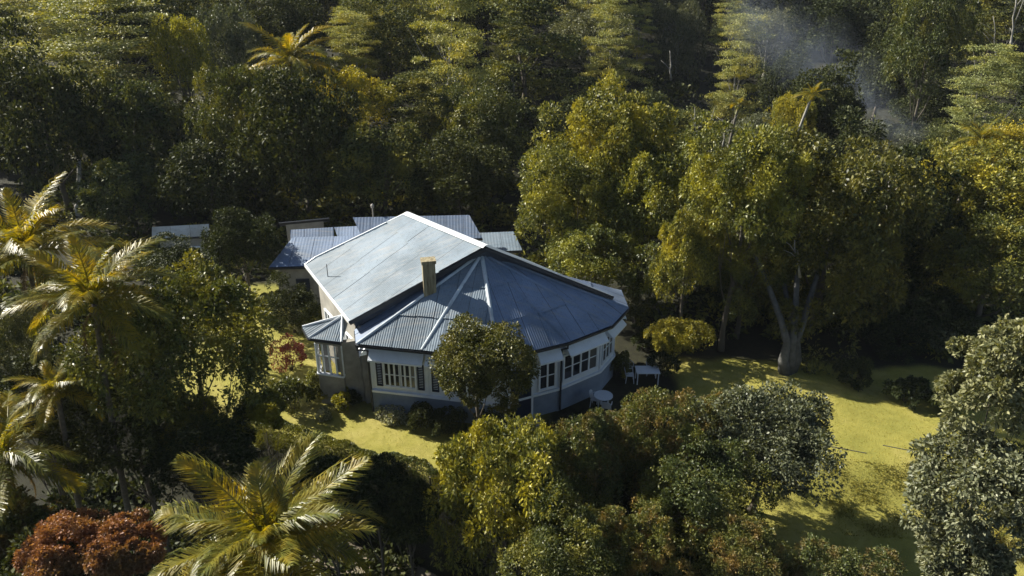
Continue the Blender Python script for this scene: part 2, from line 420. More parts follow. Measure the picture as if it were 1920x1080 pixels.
# solid core so that no light leaks through the house
mb = MB(); core = [w_+nrm(cen-w_)*.12 for w_ in W]
mb.prism([np.array([c[0], c[1], G-.3]) for c in core], (0, 0, ZB-.25-(G-.3))); mb.build('light_block_core', M['wall'], H)
def facet(i):
    a, b = W[i].copy(), W[i+1].copy(); L = np.linalg.norm((b-a)[:2]); u = nrm(b-a); n = np.array([u[1], -u[0], 0]); return a, u, n, L
UP = np.array([0, 0, 1.])
for i in range(len(W)-1):
    a, u, n, L = facet(i)
    mb = MB(); mb.frame_box(a, u, n, UP, (0, L), (-.15, 0), (ZS, ZB-.15)); mb.build('wall', M['white'], H)
    mb = MB(); mb.frame_box(a, u, n, UP, (-.02, L+.02), (-.15, .05), (G-.3, ZS-.10)); mb.build('plinth', M['plinth'], H)
    mb = MB(); mb.frame_box(a, u, n, UP, (-.03, L+.03), (-.15, .12), (ZS-.10, ZS+.02)); mb.build('sill_band', M['white'], H)
    mb = MB(); mb.frame_box(a, u, n, UP, (-.07, .07), (-.1, .035), (ZS+.02, ZB-.16)); mb.build('corner_board', M['white'], H)
def window(a, u, n, u0, u1, z0, z1, k, split=None, bars=1, parent=H):
    mb = MB(); t = .05; fr = .06
    mb.frame_box(a, u, n, UP, (u0-fr, u1+fr), (0, .09), (z0-.08, z0))
    mb.frame_box(a, u, n, UP, (u0-fr, u1+fr), (0, .09), (z1, z1+.07))
    mb.frame_box(a, u, n, UP, (u0-fr, u0), (0, .088), (z0, z1)); mb.frame_box(a, u, n, UP, (u1, u1+fr), (0, .088), (z0, z1))
    win = mb.build('window', M['white'], parent)
    cw = (u1-u0)/k
    for j in range(k):
        x0 = u0+cw*j; x1 = x0+cw; m = MB()
        gap = .05 if (split and j == split) else .0
        m.frame_box(a, u, n, UP, (x0+gap, x0+.045+gap), (.004, .075), (z0+.001, z1-.001)); m.frame_box(a, u, n, UP, (x1-.045, x1-.001), (.004, .075), (z0+.001, z1-.001))
        for q in range(bars+2):
            zz = z0+(z1-z0)*q/(bars+1); zz = min(max(zz, z0+.022), z1-.022)
            m.frame_box(a, u, n, UP, (x0+.045+gap, x1-.046), (.006, .06), (zz-.02, zz+.02))
        m.build('casement', M['white'], win)
        m = MB(); m.frame_box(a, u, n, UP, (x0+.04+gap, x1-.04), (.02, .03), (z0+.002, z1-.002)); m.build('pane', M['glass'], win)
    return win
def shutter(a, u, n, u0, u1, z0, z1, parent=H):
    m = MB(); fr = .05
    m.frame_box(a, u, n, UP, (u0, u0+fr), (.0, .07), (z0, z1)); m.frame_box(a, u, n, UP, (u1-fr, u1), (.0, .07), (z0, z1))
    m.frame_box(a, u, n, UP, (u0+fr, u1-fr), (.0, .068), (z0, z0+fr)); m.frame_box(a, u, n, UP, (u0+fr, u1-fr), (.0, .068), (z1-fr, z1))
    k = 14
    for j in range(k):
        zz = z0+fr+(z1-z0-2*fr)*(j+.5)/k
        m.frame_box(a+UP*zz, u, nrm(n-UP*.7), nrm(UP+n*.7), (u0+fr, u1-fr), (.0, .05), (-.006, .006))
    m.build('shutter', M['shutter'], parent)
def awning(a, u, n, u0, u1, z1, z0, out, parent=H, mat=None):
    A = [a+u*x+n*.01+UP*z1 for x in (u0, u1)]; B = [a+u*x+n*out+UP*z0 for x in (u0, u1)]
    m = MB(); m.prism([A[0], A[1], B[1], B[0]], (0, 0, -.03))
    for k in (0, 1): m.prism([A[k]-UP*.03, B[k]-UP*.03, A[k]-UP*(.03+(z1-z0)*.9)], u*(.02 if k == 0 else -.02))
    m.prism([B[0]+n*.002, B[1]+n*.002, B[1]+n*.002-UP*.09, B[0]+n*.002-UP*.09], n*.02)
    aw = m.build('awning', mat or M['white'], parent)
z0, z1 = .78, 2.08
# facet 1 (front-left): six casements between navy shutters
a, u, n, L = facet(1)
shutter(a, u, n, .09*L, .20*L, z0-.05, z1+.05); window(a, u, n, .235*L, .80*L, z0, z1, 6, 3); shutter(a, u, n, .835*L, .95*L, z0-.05, z1+.05)
awning(a, u, n, .02*L, .98*L, 3.05, 2.42, .5)
a, u, n, L = facet(0)
window(a, u, n, .30*L, .74*L, z0, z1, 2, None); shutter(a, u, n, .78*L, .94*L, z0-.05, z1+.05); awning(a, u, n, .15*L, .99*L, 3.05, 2.42, .5)
a, u, n, L = facet(2)
shutter(a, u, n, .07*L, .17*L, z0-.05, z1+.05); window(a, u, n, .20*L, .36*L, z0, z1, 2)
window(a, u, n, .47*L, .68*L, z0, z1, 2); shutter(a, u, n, .72*L, .83*L, z0-.05, z1+.05); awning(a, u, n, .02*L, .98*L, 3.05, 2.42, .5)
a, u, n, L = facet(3)
# door
m = MB(); m.frame_box(a, u, n, UP, (.18*L, .52*L), (.052, .10), (G+.25, 2.1)); d_ = m.build('door', M['shutter'], H)
for x0_, x1_ in ((.15, .18), (.52, .55)):
    m = MB(); m.frame_box(a, u, n, UP, (x0_*L, x1_*L), (.0, .14), (G, 2.15)); m.build('door_frame', M['white'], H)
m = MB(); m.frame_box(a, u, n, UP, (.12*L, .58*L), (.052, 1.0), (G-.1, G+.2)); m.build('door_step', M['plinth'], H)
window(a, u, n, .66*L, .92*L, z0-.15, z1, 2, None, 1); awning(a, u, n, .60*L, .97*L, 3.0, 2.42, .52)
a, u, n, L = facet(4)
window(a, u, n, .08*L, .90*L, z0, z1+.1, 4, None, 1); awning(a, u, n, .05*L, .98*L, 3.08, 2.5, .62)
a, u, n, L = facet(5)
window(a, u, n, .12*L, .80*L, z0, z1+.1, 3); awning(a, u, n, .03*L, .98*L, 3.08, 2.5, .62)
a, u, n, L = facet(6)
window(a, u, n, .15*L, .6*L, z0, z1+.1, 2); awning(a, u, n, .1*L, .8*L, 3.08, 2.5, .62)
# downpipes with elbows
for k, g in ((4, .0), (1, .0)):
    p = ring[k]; q = W[k]; o_ = nrm(p-np.array([q[0], q[1], p[2]])); m = MB()
    m.tube([p+[0, 0, -.13], p+[0, 0, -.32], np.array([q[0], q[1], ZB-.62])+o_*.12, np.array([q[0], q[1], 0])+o_*.12+UP*(G+.1)], .05, 8); m.build('downpipe', M['gutter'], H)
# gable wall under the front rakes, and main body walls
gd = nrm((rE-rC)*[1, 1, 0]); gn = np.array([gd[1], -gd[0], 0])
off = -gn*.45
m = MB(); mid = rB.copy()
gl, gr, gt = rC+off, rE+off, rB+off*.6
gp = [gl+[.25, 0, -.25], np.array([gl[0]+.25, gl[1], 2.0]), np.array([gr[0]-.25, gr[1], 2.0]), gr+[-.25, 0, -.25], gt+[0, 0, -.3]]
m.prism(gp, -gn*.15); m.build('gable_wall', M['gable'], H)
m = MB(); lw = nrm((rC-rD)*[1, 1, 0]); ln = np.array([lw[1], -lw[0], 0]); ln = ln if ln[0] < 0 else -ln
zc, zd = rC[2]-.25, min(rD[2], rC[2])-.25
bl0 = rD-ln*.5+lw*.5; bl1 = rC-ln*.5
fb = [bl0, bl1, rE+off-gd*.4, rF-gd*.4]
m = MB(); q = [np.array([p[0], p[1], G-.3]) for p in fb]
m.prism(q, (0, 0, 3.55-(G-.3))); m.build('main_wall', M['wall'], H)
a = np.array([bl0[0], bl0[1], 0]); L = np.linalg.norm((bl1-bl0)[:2])
m = MB(); m.frame_box(a, lw, ln, UP, (.02, L), (0.003, .05), (ZS, 3.5)); m.build('wall', M['wall'], H)  # grey instead of white, so the wall's shade sits in its colour
for x0_, x1_ in ((.14, .34), (.42, .62), (.68, .88)):
    window(a+ln*.05, lw, ln, x0_*L, x1_*L, z0, z1+.3, 3, None, 1)
# chimney
d_ = ray(806, 552); cb = C0+d_*(np.dot(rC+gn*.04-C0, gn)/np.dot(d_, gn)); m = MB(); ch = .30
ctz = at_y(806, 486, cb[1])[2]
m.frame_box(np.array([cb[0], cb[1], 0]), gd, gn, UP, (-ch, ch), (-ch*.8, ch*.8), (3.6, ctz-.16)); chim = m.build('chimney', M['chimney'], H)
m = MB(); m.frame_box(np.array([cb[0], cb[1], 0]), gd, gn, UP, (-ch-.05, ch+.05), (-ch*.8-.05, ch*.8+.05), (ctz-.16, ctz)); m.build('cornice', M['chimney'], chim)
m = MB(); m.frame_box(np.array([cb[0], cb[1], 0]), gd, gn, UP, (-ch-.08, ch+.08), (-ch*.8-.08, ch*.8+.08), (4.0, 4.75)); m.build('flashing', M['gutter'], chim)
# thin roof pole
p = on_plane(615, 520); m = MB(); m.tube([p, p+[0, 0, .75]], .022, 6); m.build('roof_pole', M['gutter'], H)
# small bay on the left corner with its own hipped roof
s0, s1, s2, s3, sa = at_z(567, 613, 3.35), at_z(578, 634, 3.0), at_z(640, 642, 3.0), at_z(651, 607, 3.35), at_z(642, 592, 3.9)
sb = MB()
for t in ([s0, s1, sa], [s1, s2, sa], [s2, s3, sa]):
    q = deck(t, .07, .04); sb.add(q.V, q.F)
sbo = sb.build('corner_bay_roof', M['gutter'], H)
for t in ([s0, s1, sa], [s1, s2, sa], [s2, s3, sa]): sheets(t, sbo, M['roof'], width=.9, rowlen=2.5, period=.115, amp=.011)
for t in ((s1, sa), (s2, sa), (s0, sa)): capstrip(t[0], t[1], H, 'hip_cap', .13)
for t in ((s0, s1), (s1, s2)):
    m = MB(); m.bar(t[0]+[0, 0, -.08], t[1]+[0, 0, -.08], .09, .09); m.build('gutter', M['gutter'], H)
wc = [np.array([p[0], p[1], 0]) for p in (s0, s1, s2, s3)]
cc = sum(wc)/4+np.array([.3, .5, 0]); wv = [p+nrm(cc-p)*.28 for p in wc]
wv[0] = wv[0]+np.array([.2, .4, 0])
for i in range(3):
    a, b = wv[i], wv[i+1]; L = np.linalg.norm(b-a); u = nrm(b-a); n = np.array([u[1], -u[0], 0])
    m = MB(); m.frame_box(a, u, n, UP, (0, L), (-.12, 0), (G-.2, .85)); m.build('wall', M['wall'], H)
    m = MB(); m.frame_box(a, u, n, UP, (-.02, L+.02), (-.14, .06), (.85, .93)); m.build('window_sill', M['white'], H)
    m = MB(); m.frame_box(a, u, n, UP, (0, L), (-.12, 0), (2.62, 2.9)); m.build('wall', M['wall'], H)
    if i < 2:
        k = 2 if i == 0 else 4
        m = MB()
        for j in range(k+1):
            x = L*j/k; m.frame_box(a, u, n, UP, (x-.04, x+.04), (-.09, -.01), (.93, 2.62))
        m.frame_box(a, u, n, UP, (.04, L-.04), (-.085, -.02), (1.9, 1.95)); f_ = m.build('window_frame', M['white'], H)
        for j in range(k):
            m = MB(); m.frame_box(a, u, n, UP, (L*j/k+.04, L*(j+1)/k-.04), (-.055, -.045), (.93, 2.62)); m.build('pane', M['clear'], f_)
        for x0_, x1_ in ((.12, .38), (.62, .92)):
            V = []; kk = 12
            for j in range(kk+1):
                x = L*(x0_+(x1_-x0_)*j/kk); d2 = -.3+.03*(j % 2)
                V += [a+u*x+n*d2+UP*.95, a+u*x+n*d2+UP*2.5]
            part('curtain', V, [(2*j, 2*j+2, 2*j+3, 2*j+1) for j in range(kk)], M['curtain'], H)
    else:
        m = MB(); m.frame_box(a, u, n, UP, (0, L), (-.12, -.003), (.93, 2.62)); m.build('wall', M['wall'], H)
# link wall between corner bay and main bay
a, b = wv[2], W[0]+np.array([0, 0, 0]); u = nrm(b-a); n = np.array([u[1], -u[0], 0]); L = np.linalg.norm(b-a)
m = MB(); m.frame_box(a+n*-.2, u, n, UP, (.1, L+.2), (-.3, 0), (G-.3, 2.7)); m.build('wall', M['wall'], H)

# ------------------------------------------------------------------ buildings behind
def outbuilding(px4, zf, zb, label, mat, wallh, group='low service buildings behind the bungalow', name='outbuilding'):
    """px4: pixels of roof corners front-left, front-right, back-right, back-left; zf/zb heights of front and back edges above G"""
    c = [at_z(*px4[0], zf+G), at_z(*px4[1], zf+G), at_z(*px4[2], zb+G), at_z(*px4[3], zb+G)]
    c[3] = c[0]+(c[2]-c[1]) if zb != zf else c[3]
    ctr = sum(c)/4; g = float(tz(ctr[0], ctr[1]))
    b = empty(name, (ctr[0], ctr[1], g), label, 'outbuilding', group)
    r = deck(c, .06, .04).build('roof', M['gutter'], b); sheets(c, r, mat, width=1.2, rowlen=2.4, period=.2, amp=.006)
    m = MB(); ins = [p+nrm((ctr-p)*[1, 1, 0])*.45 for p in c]
    lo = [np.array([p[0], p[1], g-.4]) for p in ins]
    hi = [np.array([p[0], p[1], q[2]-.16-.02]) for p, q in zip(ins, c)]
    m.add(lo+hi, [(3, 2, 1, 0), (4, 5, 6, 7)]+[(i, (i+1) % 4, 4+(i+1) % 4, 4+i) for i in range(4)]); m.build('wall', M['wall'], b)
    m = MB(); m.bar(c[0]+[0, 0, -.08], c[1]+[0, 0, -.08], .08, .12); m.build('gutter', M['gutter'], b)
    # a dark door and a window in the front wall
    a0, a1 = ins[0], ins[1]; L = np.linalg.norm((a1-a0)[:2]); u = nrm((a1-a0)*[1, 1, 0]); n = np.array([u[1], -u[0], 0]); a = np.array([a0[0], a0[1], 0])
    m = MB(); m.frame_box(a, u, n, UP, (.2*L, .2*L+.85), (.0, .05), (g, g+1.9)); m.build('door', M['shutter'], b)
    window(a, u, n, .6*L, .6*L+.9, g+1.0, g+1.8, 2, parent=b)
    return b, c
outbuilding([(503, 502), (700, 496), (735, 440), (512, 460)], 2.8, 3.6, 'long low outbuilding with shaded blue grey roof beside the main roof left edge', M['roof_shade'], 2.6)
outbuilding([(545, 452), (627, 447), (625, 426), (548, 430)], 2.4, 2.9, 'small shed with dim rusty roof behind the long low outbuilding', M['roof_shade'], 2.2)
outbuilding([(637, 455), (700, 452), (688, 423), (638, 424)], 3.2, 3.7, 'narrow shed with square grey roof close behind the long low outbuilding', M['roof_shade'], 2.6)
ob, oc = outbuilding([(683, 452), (905, 447), (880, 403), (684, 408)], 3.9, 5.0, 'taller back wing whose blue grey roof shows on both sides of the main ridge', M['roof_shade'], 3)
outbuilding([(880, 474), (980, 470), (963, 434), (872, 436)], 3.0, 3.6, 'small lean to with streaked grey roof right of the main ridge', M['roof'], 2.6)
outbuilding([(285, 448), (392, 442), (392, 420), (290, 427)], 2.6, 3.4, 'pale roofed shed standing alone at the dark forest edge on the left', M['roof_pale'], 2.4, None)
outbuilding([(524, 421), (618, 412), (617, 408), (524, 416)], 2.9, 3.1, 'open shed with thin bright roof edge furthest back behind the bungalow', M['roof_pale'], 2.4)
# pole with a pale head behind the back wing
p = at_y(700, 409, oc[3][1]+.6); g = float(tz(p[0], p[1])); pl = empty('vent_pole', (p[0], p[1], g), 'thin pale vent pole rising behind the back wing roof', 'pole')
m = MB(); m.tube([(p[0], p[1], g), (p[0], p[1], p[2]+.75)], .05, 8); m.build('pole', M['dead'], pl)
m = MB(); m.tube([(p[0], p[1], p[2]+.72), (p[0], p[1], p[2]+.9), (p[0], p[1], p[2]+1.0)], [.11, .13, .03], 8); m.build('cowl', M['dead'], pl)

# ------------------------------------------------------------------ garden furniture
def chair_parts(root):
    m = MB(); m.prism([(-.22, -.2, .42), (.22, -.2, .42), (.2, .22, .42), (-.2, .22, .42)], (0, 0, .03)); part('seat', m.V+loc_of(root), m.F, M['plastic'], root)
    V = []; F = []; N = 8
    for t in (0, .025):
        for j in range(N+1):
            x = -.21+.42*j/N; top = .86-.10*abs(2*j/N-1)**3; y = .2-.06*(1-(2*j/N-1)**2)*-1
            V += [(x, y+t-.02, .45), (x*1.05, y+.07+t-.02, top)]
    k = 2*(N+1)
    for j in range(N):
        F += [(2*j, 2*j+2, 2*j+3, 2*j+1), (k+2*j, k+2*j+1, k+2*j+3, k+2*j+2), (2*j+1, 2*j+3, k+2*j+3, k+2*j+1)]
    part('backrest', np.array(V)+loc_of(root), F, M['plastic'], root)
    for x in (-1, 1):
        for y in (-1, 1):
            m = MB(); m.tube([(x*.19, y*.18, .42), (x*.23, y*.22, 0)], [.028, .02], 6); part('leg', np.array(m.V)+loc_of(root), m.F, M['plastic'], root)
        m = MB(); m.tube([(x*.24, -.18, .43), (x*.26, -.16, .64), (x*.26, .1, .66), (x*.23, .22, .62)], .022, 6); part('armrest', np.array(m.V)+loc_of(root), m.F, M['plastic'], root)
def garden(px, py): p = at_z(px, py, G); p[2] = float(tz(p[0], p[1]))+.03; return p
def copy_tree(o, parent=None):
    c = o.copy(); COL.objects.link(c); c.parent = parent
    for ch_ in list(o.children): copy_tree(ch_, c)
    return c
ch0 = empty('garden_chair', (0, 0, 0), 'x', 'chair'); chair_parts(ch0)
cs = [(986, 765, 'white plastic garden chair alone by the dark doorway under the tree', .5, None),
      (1030, 757, 'white plastic garden chair against the wall by the downpipe', -2.3, None),
      (1116, 762, 'white plastic garden chair left of the round patio table', 1.2, None),
      (1136, 776, 'white plastic garden chair in front of the round patio table', 2.9, None),
      (1180, 716, 'white plastic garden chair left of the rectangular table', 1.5, None),
      (1219, 702, 'white plastic garden chair behind the rectangular table', 0, None),
      (1176, 700, 'white plastic garden chair nearest the house corner and shrubs', .4, None)]
for i, (a_, b_, lab, rz, _) in enumerate(cs):
    c = ch0 if i == 0 else copy_tree(ch0)
    c.location = tuple(garden(a_, b_)); c.rotation_euler = (0, 0, rz); tag(c, lab, 'chair', 'white garden chairs on the patio')
    if i == 0: c.location = tuple(garden(a_, b_)); 
p = garden(1212, 716); tb = empty('patio_table', p, 'white rectangular table on the patio right of the house', 'table')
m = MB(); m.box(p+[-.62, -.4, .70], p+[.62, .4, .74]); m.build('tabletop', M['plastic'], tb)
for x in (-.55, .55):
    for y in (-.33, .33):
        m = MB(); m.tube([p+[x, y, .7], p+[x, y, 0]], .03, 6); m.build('leg', M['plastic'], tb)
p = garden(1130, 765); tb = empty('patio_table', p, 'white round table on the patio close to the house wall', 'table')
m = MB(); m.tube([p+[0, 0, .70], p+[0, 0, .74]], .48, 20); m.build('tabletop', M['plastic'], tb)
for k in range(4):
    a_ = math.pi/4+k*math.pi/2; m = MB(); m.tube([p+[.3*math.cos(a_), .3*math.sin(a_), .7], p+[.4*math.cos(a_), .4*math.sin(a_), 0]], .025, 6); m.build('leg', M['plastic'], tb)

# edging lines of the right lawn
for (ax, ay, bx, by, lab) in ((1530, 833, 1625, 851, 'lower dark stone edging strip across the right lawn'), (1655, 836, 1725, 850, 'upper dark stone edging strip across the right lawn')):
    p, q = at_z(ax, ay, G), at_z(bx, by, G); e = empty('lawn_edging', (p[0], p[1], G), lab, 'edging', 'edging of the right lawn')
    k = 14
    me0 = None
    for j in range(k):
        a_ = p+(q-p)*j/k; b_ = p+(q-p)*(j+.93)/k; a_[2] = float(tz(a_[0], a_[1])); b_[2] = float(tz(b_[0], b_[1]))
        m = MB(); m.bar(a_, b_, .05, .10); m.build('stone', M['stone'], e)

# ------------------------------------------------------------------ foliage generators
def leafcloud(Pt, D, L, asp=.42, droop=.15, r=rng):
    n = len(Pt); D = nrm(D); S_ = nrm(np.cross(D, r.normal(size=(n, 3)))); L = (L*r.uniform(.65, 1.3, n))[:, None]; Wd = L*asp
    nn = np.cross(D, S_)
    a = Pt; b = Pt+D*L*.5+S_*Wd*.5+nn*L*.06; c = Pt+D*L; c[:, 2] -= L[:, 0]*droop; d = Pt+D*L*.5-S_*Wd*.5+nn*L*.06
    V = np.stack([a, b, c, d], 1).reshape(-1, 3); F = np.arange(4*n).reshape(n, 4)
    return V, F
def rdir(n, r=rng): return nrm(r.normal(size=(n, 3)))
def crown_pts(R, lobes, sprigs, per, r, lobe=.36, low=-.45, sprig_r=.16, shape='round', fill=.62):
    """positions and directions of leaves for a crown with clumps on clumps. R = (rx,ry,rz)"""
    R = np.array(R, float); Ps = []; Ds = []
    rm = R.mean()
    if shape == 'round':
        ph = r.uniform(0, 6.28, 6)
        def defo(v): return 1+.22*np.sin(2.3*v[:, 0]*2+ph[0])+.17*np.sin(2.9*v[:, 1]*1.6+ph[1])+.12*np.sin(5*v[:, 2]+ph[2])+.08*np.sin(6*(v[:, 0]+v[:, 1])+ph[3])
        k = np.arange(lobes)+.5; zz = 1-(1-low)*k/lobes; aa = k*2.39996+ph[4]        # spread lobes evenly, then jitter
        d = nrm(np.stack([np.sqrt(1-zz*zz)*np.cos(aa), np.sqrt(1-zz*zz)*np.sin(aa), zz], 1)+r.normal(size=(lobes, 3))*.16)
        C = d*R*(defo(d)*r.uniform(fill-.2, fill+.16, lobes))[:, None]
        LR = R.mean()*lobe*r.uniform(.5, 1.25, lobes)
        sub = 15; ns = max(4, sprigs*per//sub)
        for c, dd, lr in zip(C, d, LR):
            s = nrm(rdir(sub, r)+dd*.75+np.array([0, 0, .25])); sc_ = c+s*lr*r.uniform(.62, 1.0, sub)[:, None]
            sr = lr*r.uniform(.28, .46, sub)
            e = nrm(rdir(sub*ns, r)+np.repeat(s, ns, 0)*.8)
            Ps.append(np.repeat(sc_, ns, 0)+e*(np.repeat(sr, ns)*r.uniform(.55, 1, sub*ns))[:, None]); Ds.append(e+r.normal(size=e.shape)*.55+np.array([0, 0, .1]))
        return np.concatenate(Ps), np.concatenate(Ds)
    elif shape == 'tier':      # flat leaf pads in storeys, narrowing upwards
        t = r.uniform(-.9, 1, lobes); a = r.uniform(0, 2*math.pi, lobes); rad = np.sqrt(r.uniform(.15, 1, lobes))*(1-.42*(t+1)/1.1*.9).clip(.12)
        rad = rad*(.9+.25*np.sin(a*3+1)); C = np.stack([rad*np.cos(a)*R[0], rad*np.sin(a)*R[1], t*R[2]], 1)
        d = nrm(np.stack([np.cos(a), np.sin(a), .8+0*a], 1)); LR = rm*lobe*r.uniform(.45, 1.25, lobes); sq = np.array([1, 1, .24]); C = C+r.normal(size=C.shape)*rm*.06
    for c, dd, lr in zip(C, d, LR):
        s = rdir(sprigs, r); s = nrm(s+dd*.55+np.array([0, 0, .25]))
        sp = c+s*lr*r.uniform(.78, 1.05, sprigs)[:, None]*sq
        q = np.repeat(sp, per, 0)+r.normal(size=(sprigs*per, 3))*lr*sprig_r*sq
        Ps.append(q); Ds.append(np.repeat(s, per, 0)*.8+r.normal(size=(sprigs*per, 3))*.75+np.array([0, 0, .12 if shape == 'round' else .3]))
    return np.concatenate(Ps), np.concatenate(Ds)
def crown_mesh(name, mat, seed, R, lobes, sprigs, per, leaf, asp=.45, **kw):
    r = np.random.default_rng(seed); Pt, D = crown_pts(R, lobes, sprigs, per, r, **kw)
    V, F = leafcloud(Pt, D, leaf, asp, r=r); return mesh_np(name, V, F, mat)
def trunk_mesh(name, mat, seed, h, r0, spread, limbs, fork=.45):
    """trunk from z=0 to h with limbs reaching out to spread"""
    r = np.random.default_rng(seed); m = MB(); n = 7
    lean = r.normal(size=2)*.04*h
    pts = []; rad = []
    for i in range(n):
        t = i/(n-1); pts.append((lean[0]*t+.03*h*math.sin(5*t+seed), lean[1]*t+.02*h*math.cos(4*t), t*h*.8)); rad.append(r0*(1.35 if i == 0 else 1-.6*t))
    m.tube(pts, rad, 9)
    for k in range(limbs):
        t = fork+(1-fork)*r.random()*.9; i = int(t*(n-1)); b = np.array(pts[i]); a = 2*math.pi*(k/limbs)+r.uniform(-.4, .4)
        q = b+np.array([math.cos(a)*spread*r.uniform(.5, .8), math.sin(a)*spread*r.uniform(.5, .8), h*r.uniform(.18, .42)]); mid_ = (b+q)/2+[0, 0, -.05*h]
        rr = r0*.42*(1.2-t); m.tube([b, mid_, q], [rr, rr*.7, rr*.3], 6)
        for s_ in range(2):
            e = q+(q-mid_)*.5+r.normal(size=3)*spread*.2; m.tube([mid_+(q-mid_)*.5, e], [rr*.5, rr*.15], 5)
    return mesh_np(name, m.V, m.F, mat, True)

TRUNKS = {}
def trunk_for(kind, seed):
    k = (kind, seed % 3)
    if k not in TRUNKS: TRUNKS[k] = trunk_mesh('trunk', M[kind], seed % 3+5, 1, .035, .38, 9)
    return TRUNKS[k]
def tree(crown_me, c, R, label, name='forest_tree', group=None, bark='bark', rz=None, thick=1.0, seed=0, cat='tree', unit=None):
    """c = crown centre in the world, R = wanted half sizes, unit = half sizes of the crown mesh"""
    g = float(tz(c[0], c[1])); h = max(c[2]-g, R[2]*.7)
    o = empty(name, (c[0], c[1], g-.1), label, cat, group)
    k = link('crown', crown_me, o); k.location = (0, 0, c[2]-g+.1); k.scale = tuple(R[i]/unit[i] for i in range(3))
    k.rotation_euler = (0, 0, rz if rz is not None else 0)
    t = link('trunk', trunk_for(bark, seed), o); w_ = (R[0]+R[1])/2*1.5; t.scale = (w_*thick, w_*thick, h+R[2]*.35); t.rotation_euler = (0, 0, seed*1.3)
    return o

def px_tree(px, py, Y, rx, rz, mesh, unit, label, **kw):
    c = at_y(px, py, Y); d = depth(c)/FPX*1.08
    R = (rx*d, rx*d*.95, rz*d/math.cos(PITCH)*.97); kw.setdefault('rz', rng.uniform(0, 6.28))
    return tree(mesh, c, R, label, unit=unit, **kw)

# shared crown meshes -----------------------------------------------------------------
U = (4., 4., 3.6)
PROTO = {}
def proto(key, mat, n, R, **kw):
    PROTO[key] = [crown_mesh('crown', M[mat], 100+hash_(key)+i, R, **kw) for i in range(n)], R
def hash_(s): return sum(ord(c)*(i+3) for i, c in enumerate(s)) % 997
proto('mango', 'mango', 3, U, lobes=52, sprigs=38, per=16, leaf=.21, lobe=.29)
proto('olive', 'olive', 2, U, lobes=62, sprigs=36, per=16, leaf=.18, lobe=.29, fill=.68)
proto('front', 'front', 1, (3., 3., 2.6), lobes=60, sprigs=46, per=16, leaf=.17, lobe=.33, low=-.85)
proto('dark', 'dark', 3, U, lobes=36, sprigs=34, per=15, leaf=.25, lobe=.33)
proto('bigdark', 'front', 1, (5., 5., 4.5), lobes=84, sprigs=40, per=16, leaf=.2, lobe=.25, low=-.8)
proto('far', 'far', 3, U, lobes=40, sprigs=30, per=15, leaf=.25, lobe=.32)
proto('grey', 'grey', 2, U, lobes=44, sprigs=36, per=16, leaf=.18, lobe=.31, fill=.66)
proto('mixed', 'mixed', 3, U, lobes=50, sprigs=40, per=17, leaf=.17, lobe=.27)
proto('yellow', 'yellow', 2, U, lobes=36, sprigs=34, per=14, leaf=.22, lobe=.31)
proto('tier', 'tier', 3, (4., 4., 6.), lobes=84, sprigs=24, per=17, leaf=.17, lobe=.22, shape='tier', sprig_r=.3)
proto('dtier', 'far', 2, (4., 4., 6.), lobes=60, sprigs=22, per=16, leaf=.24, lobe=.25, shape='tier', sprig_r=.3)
cnt = 0
def T(px, py, Y, rx, rz, kind, label, **kw):
    global cnt; cnt += 1
    ms, u = PROTO[kind]; return px_tree(px, py, Y, rx, rz, ms[cnt % len(ms)], u, label, seed=cnt, **kw)

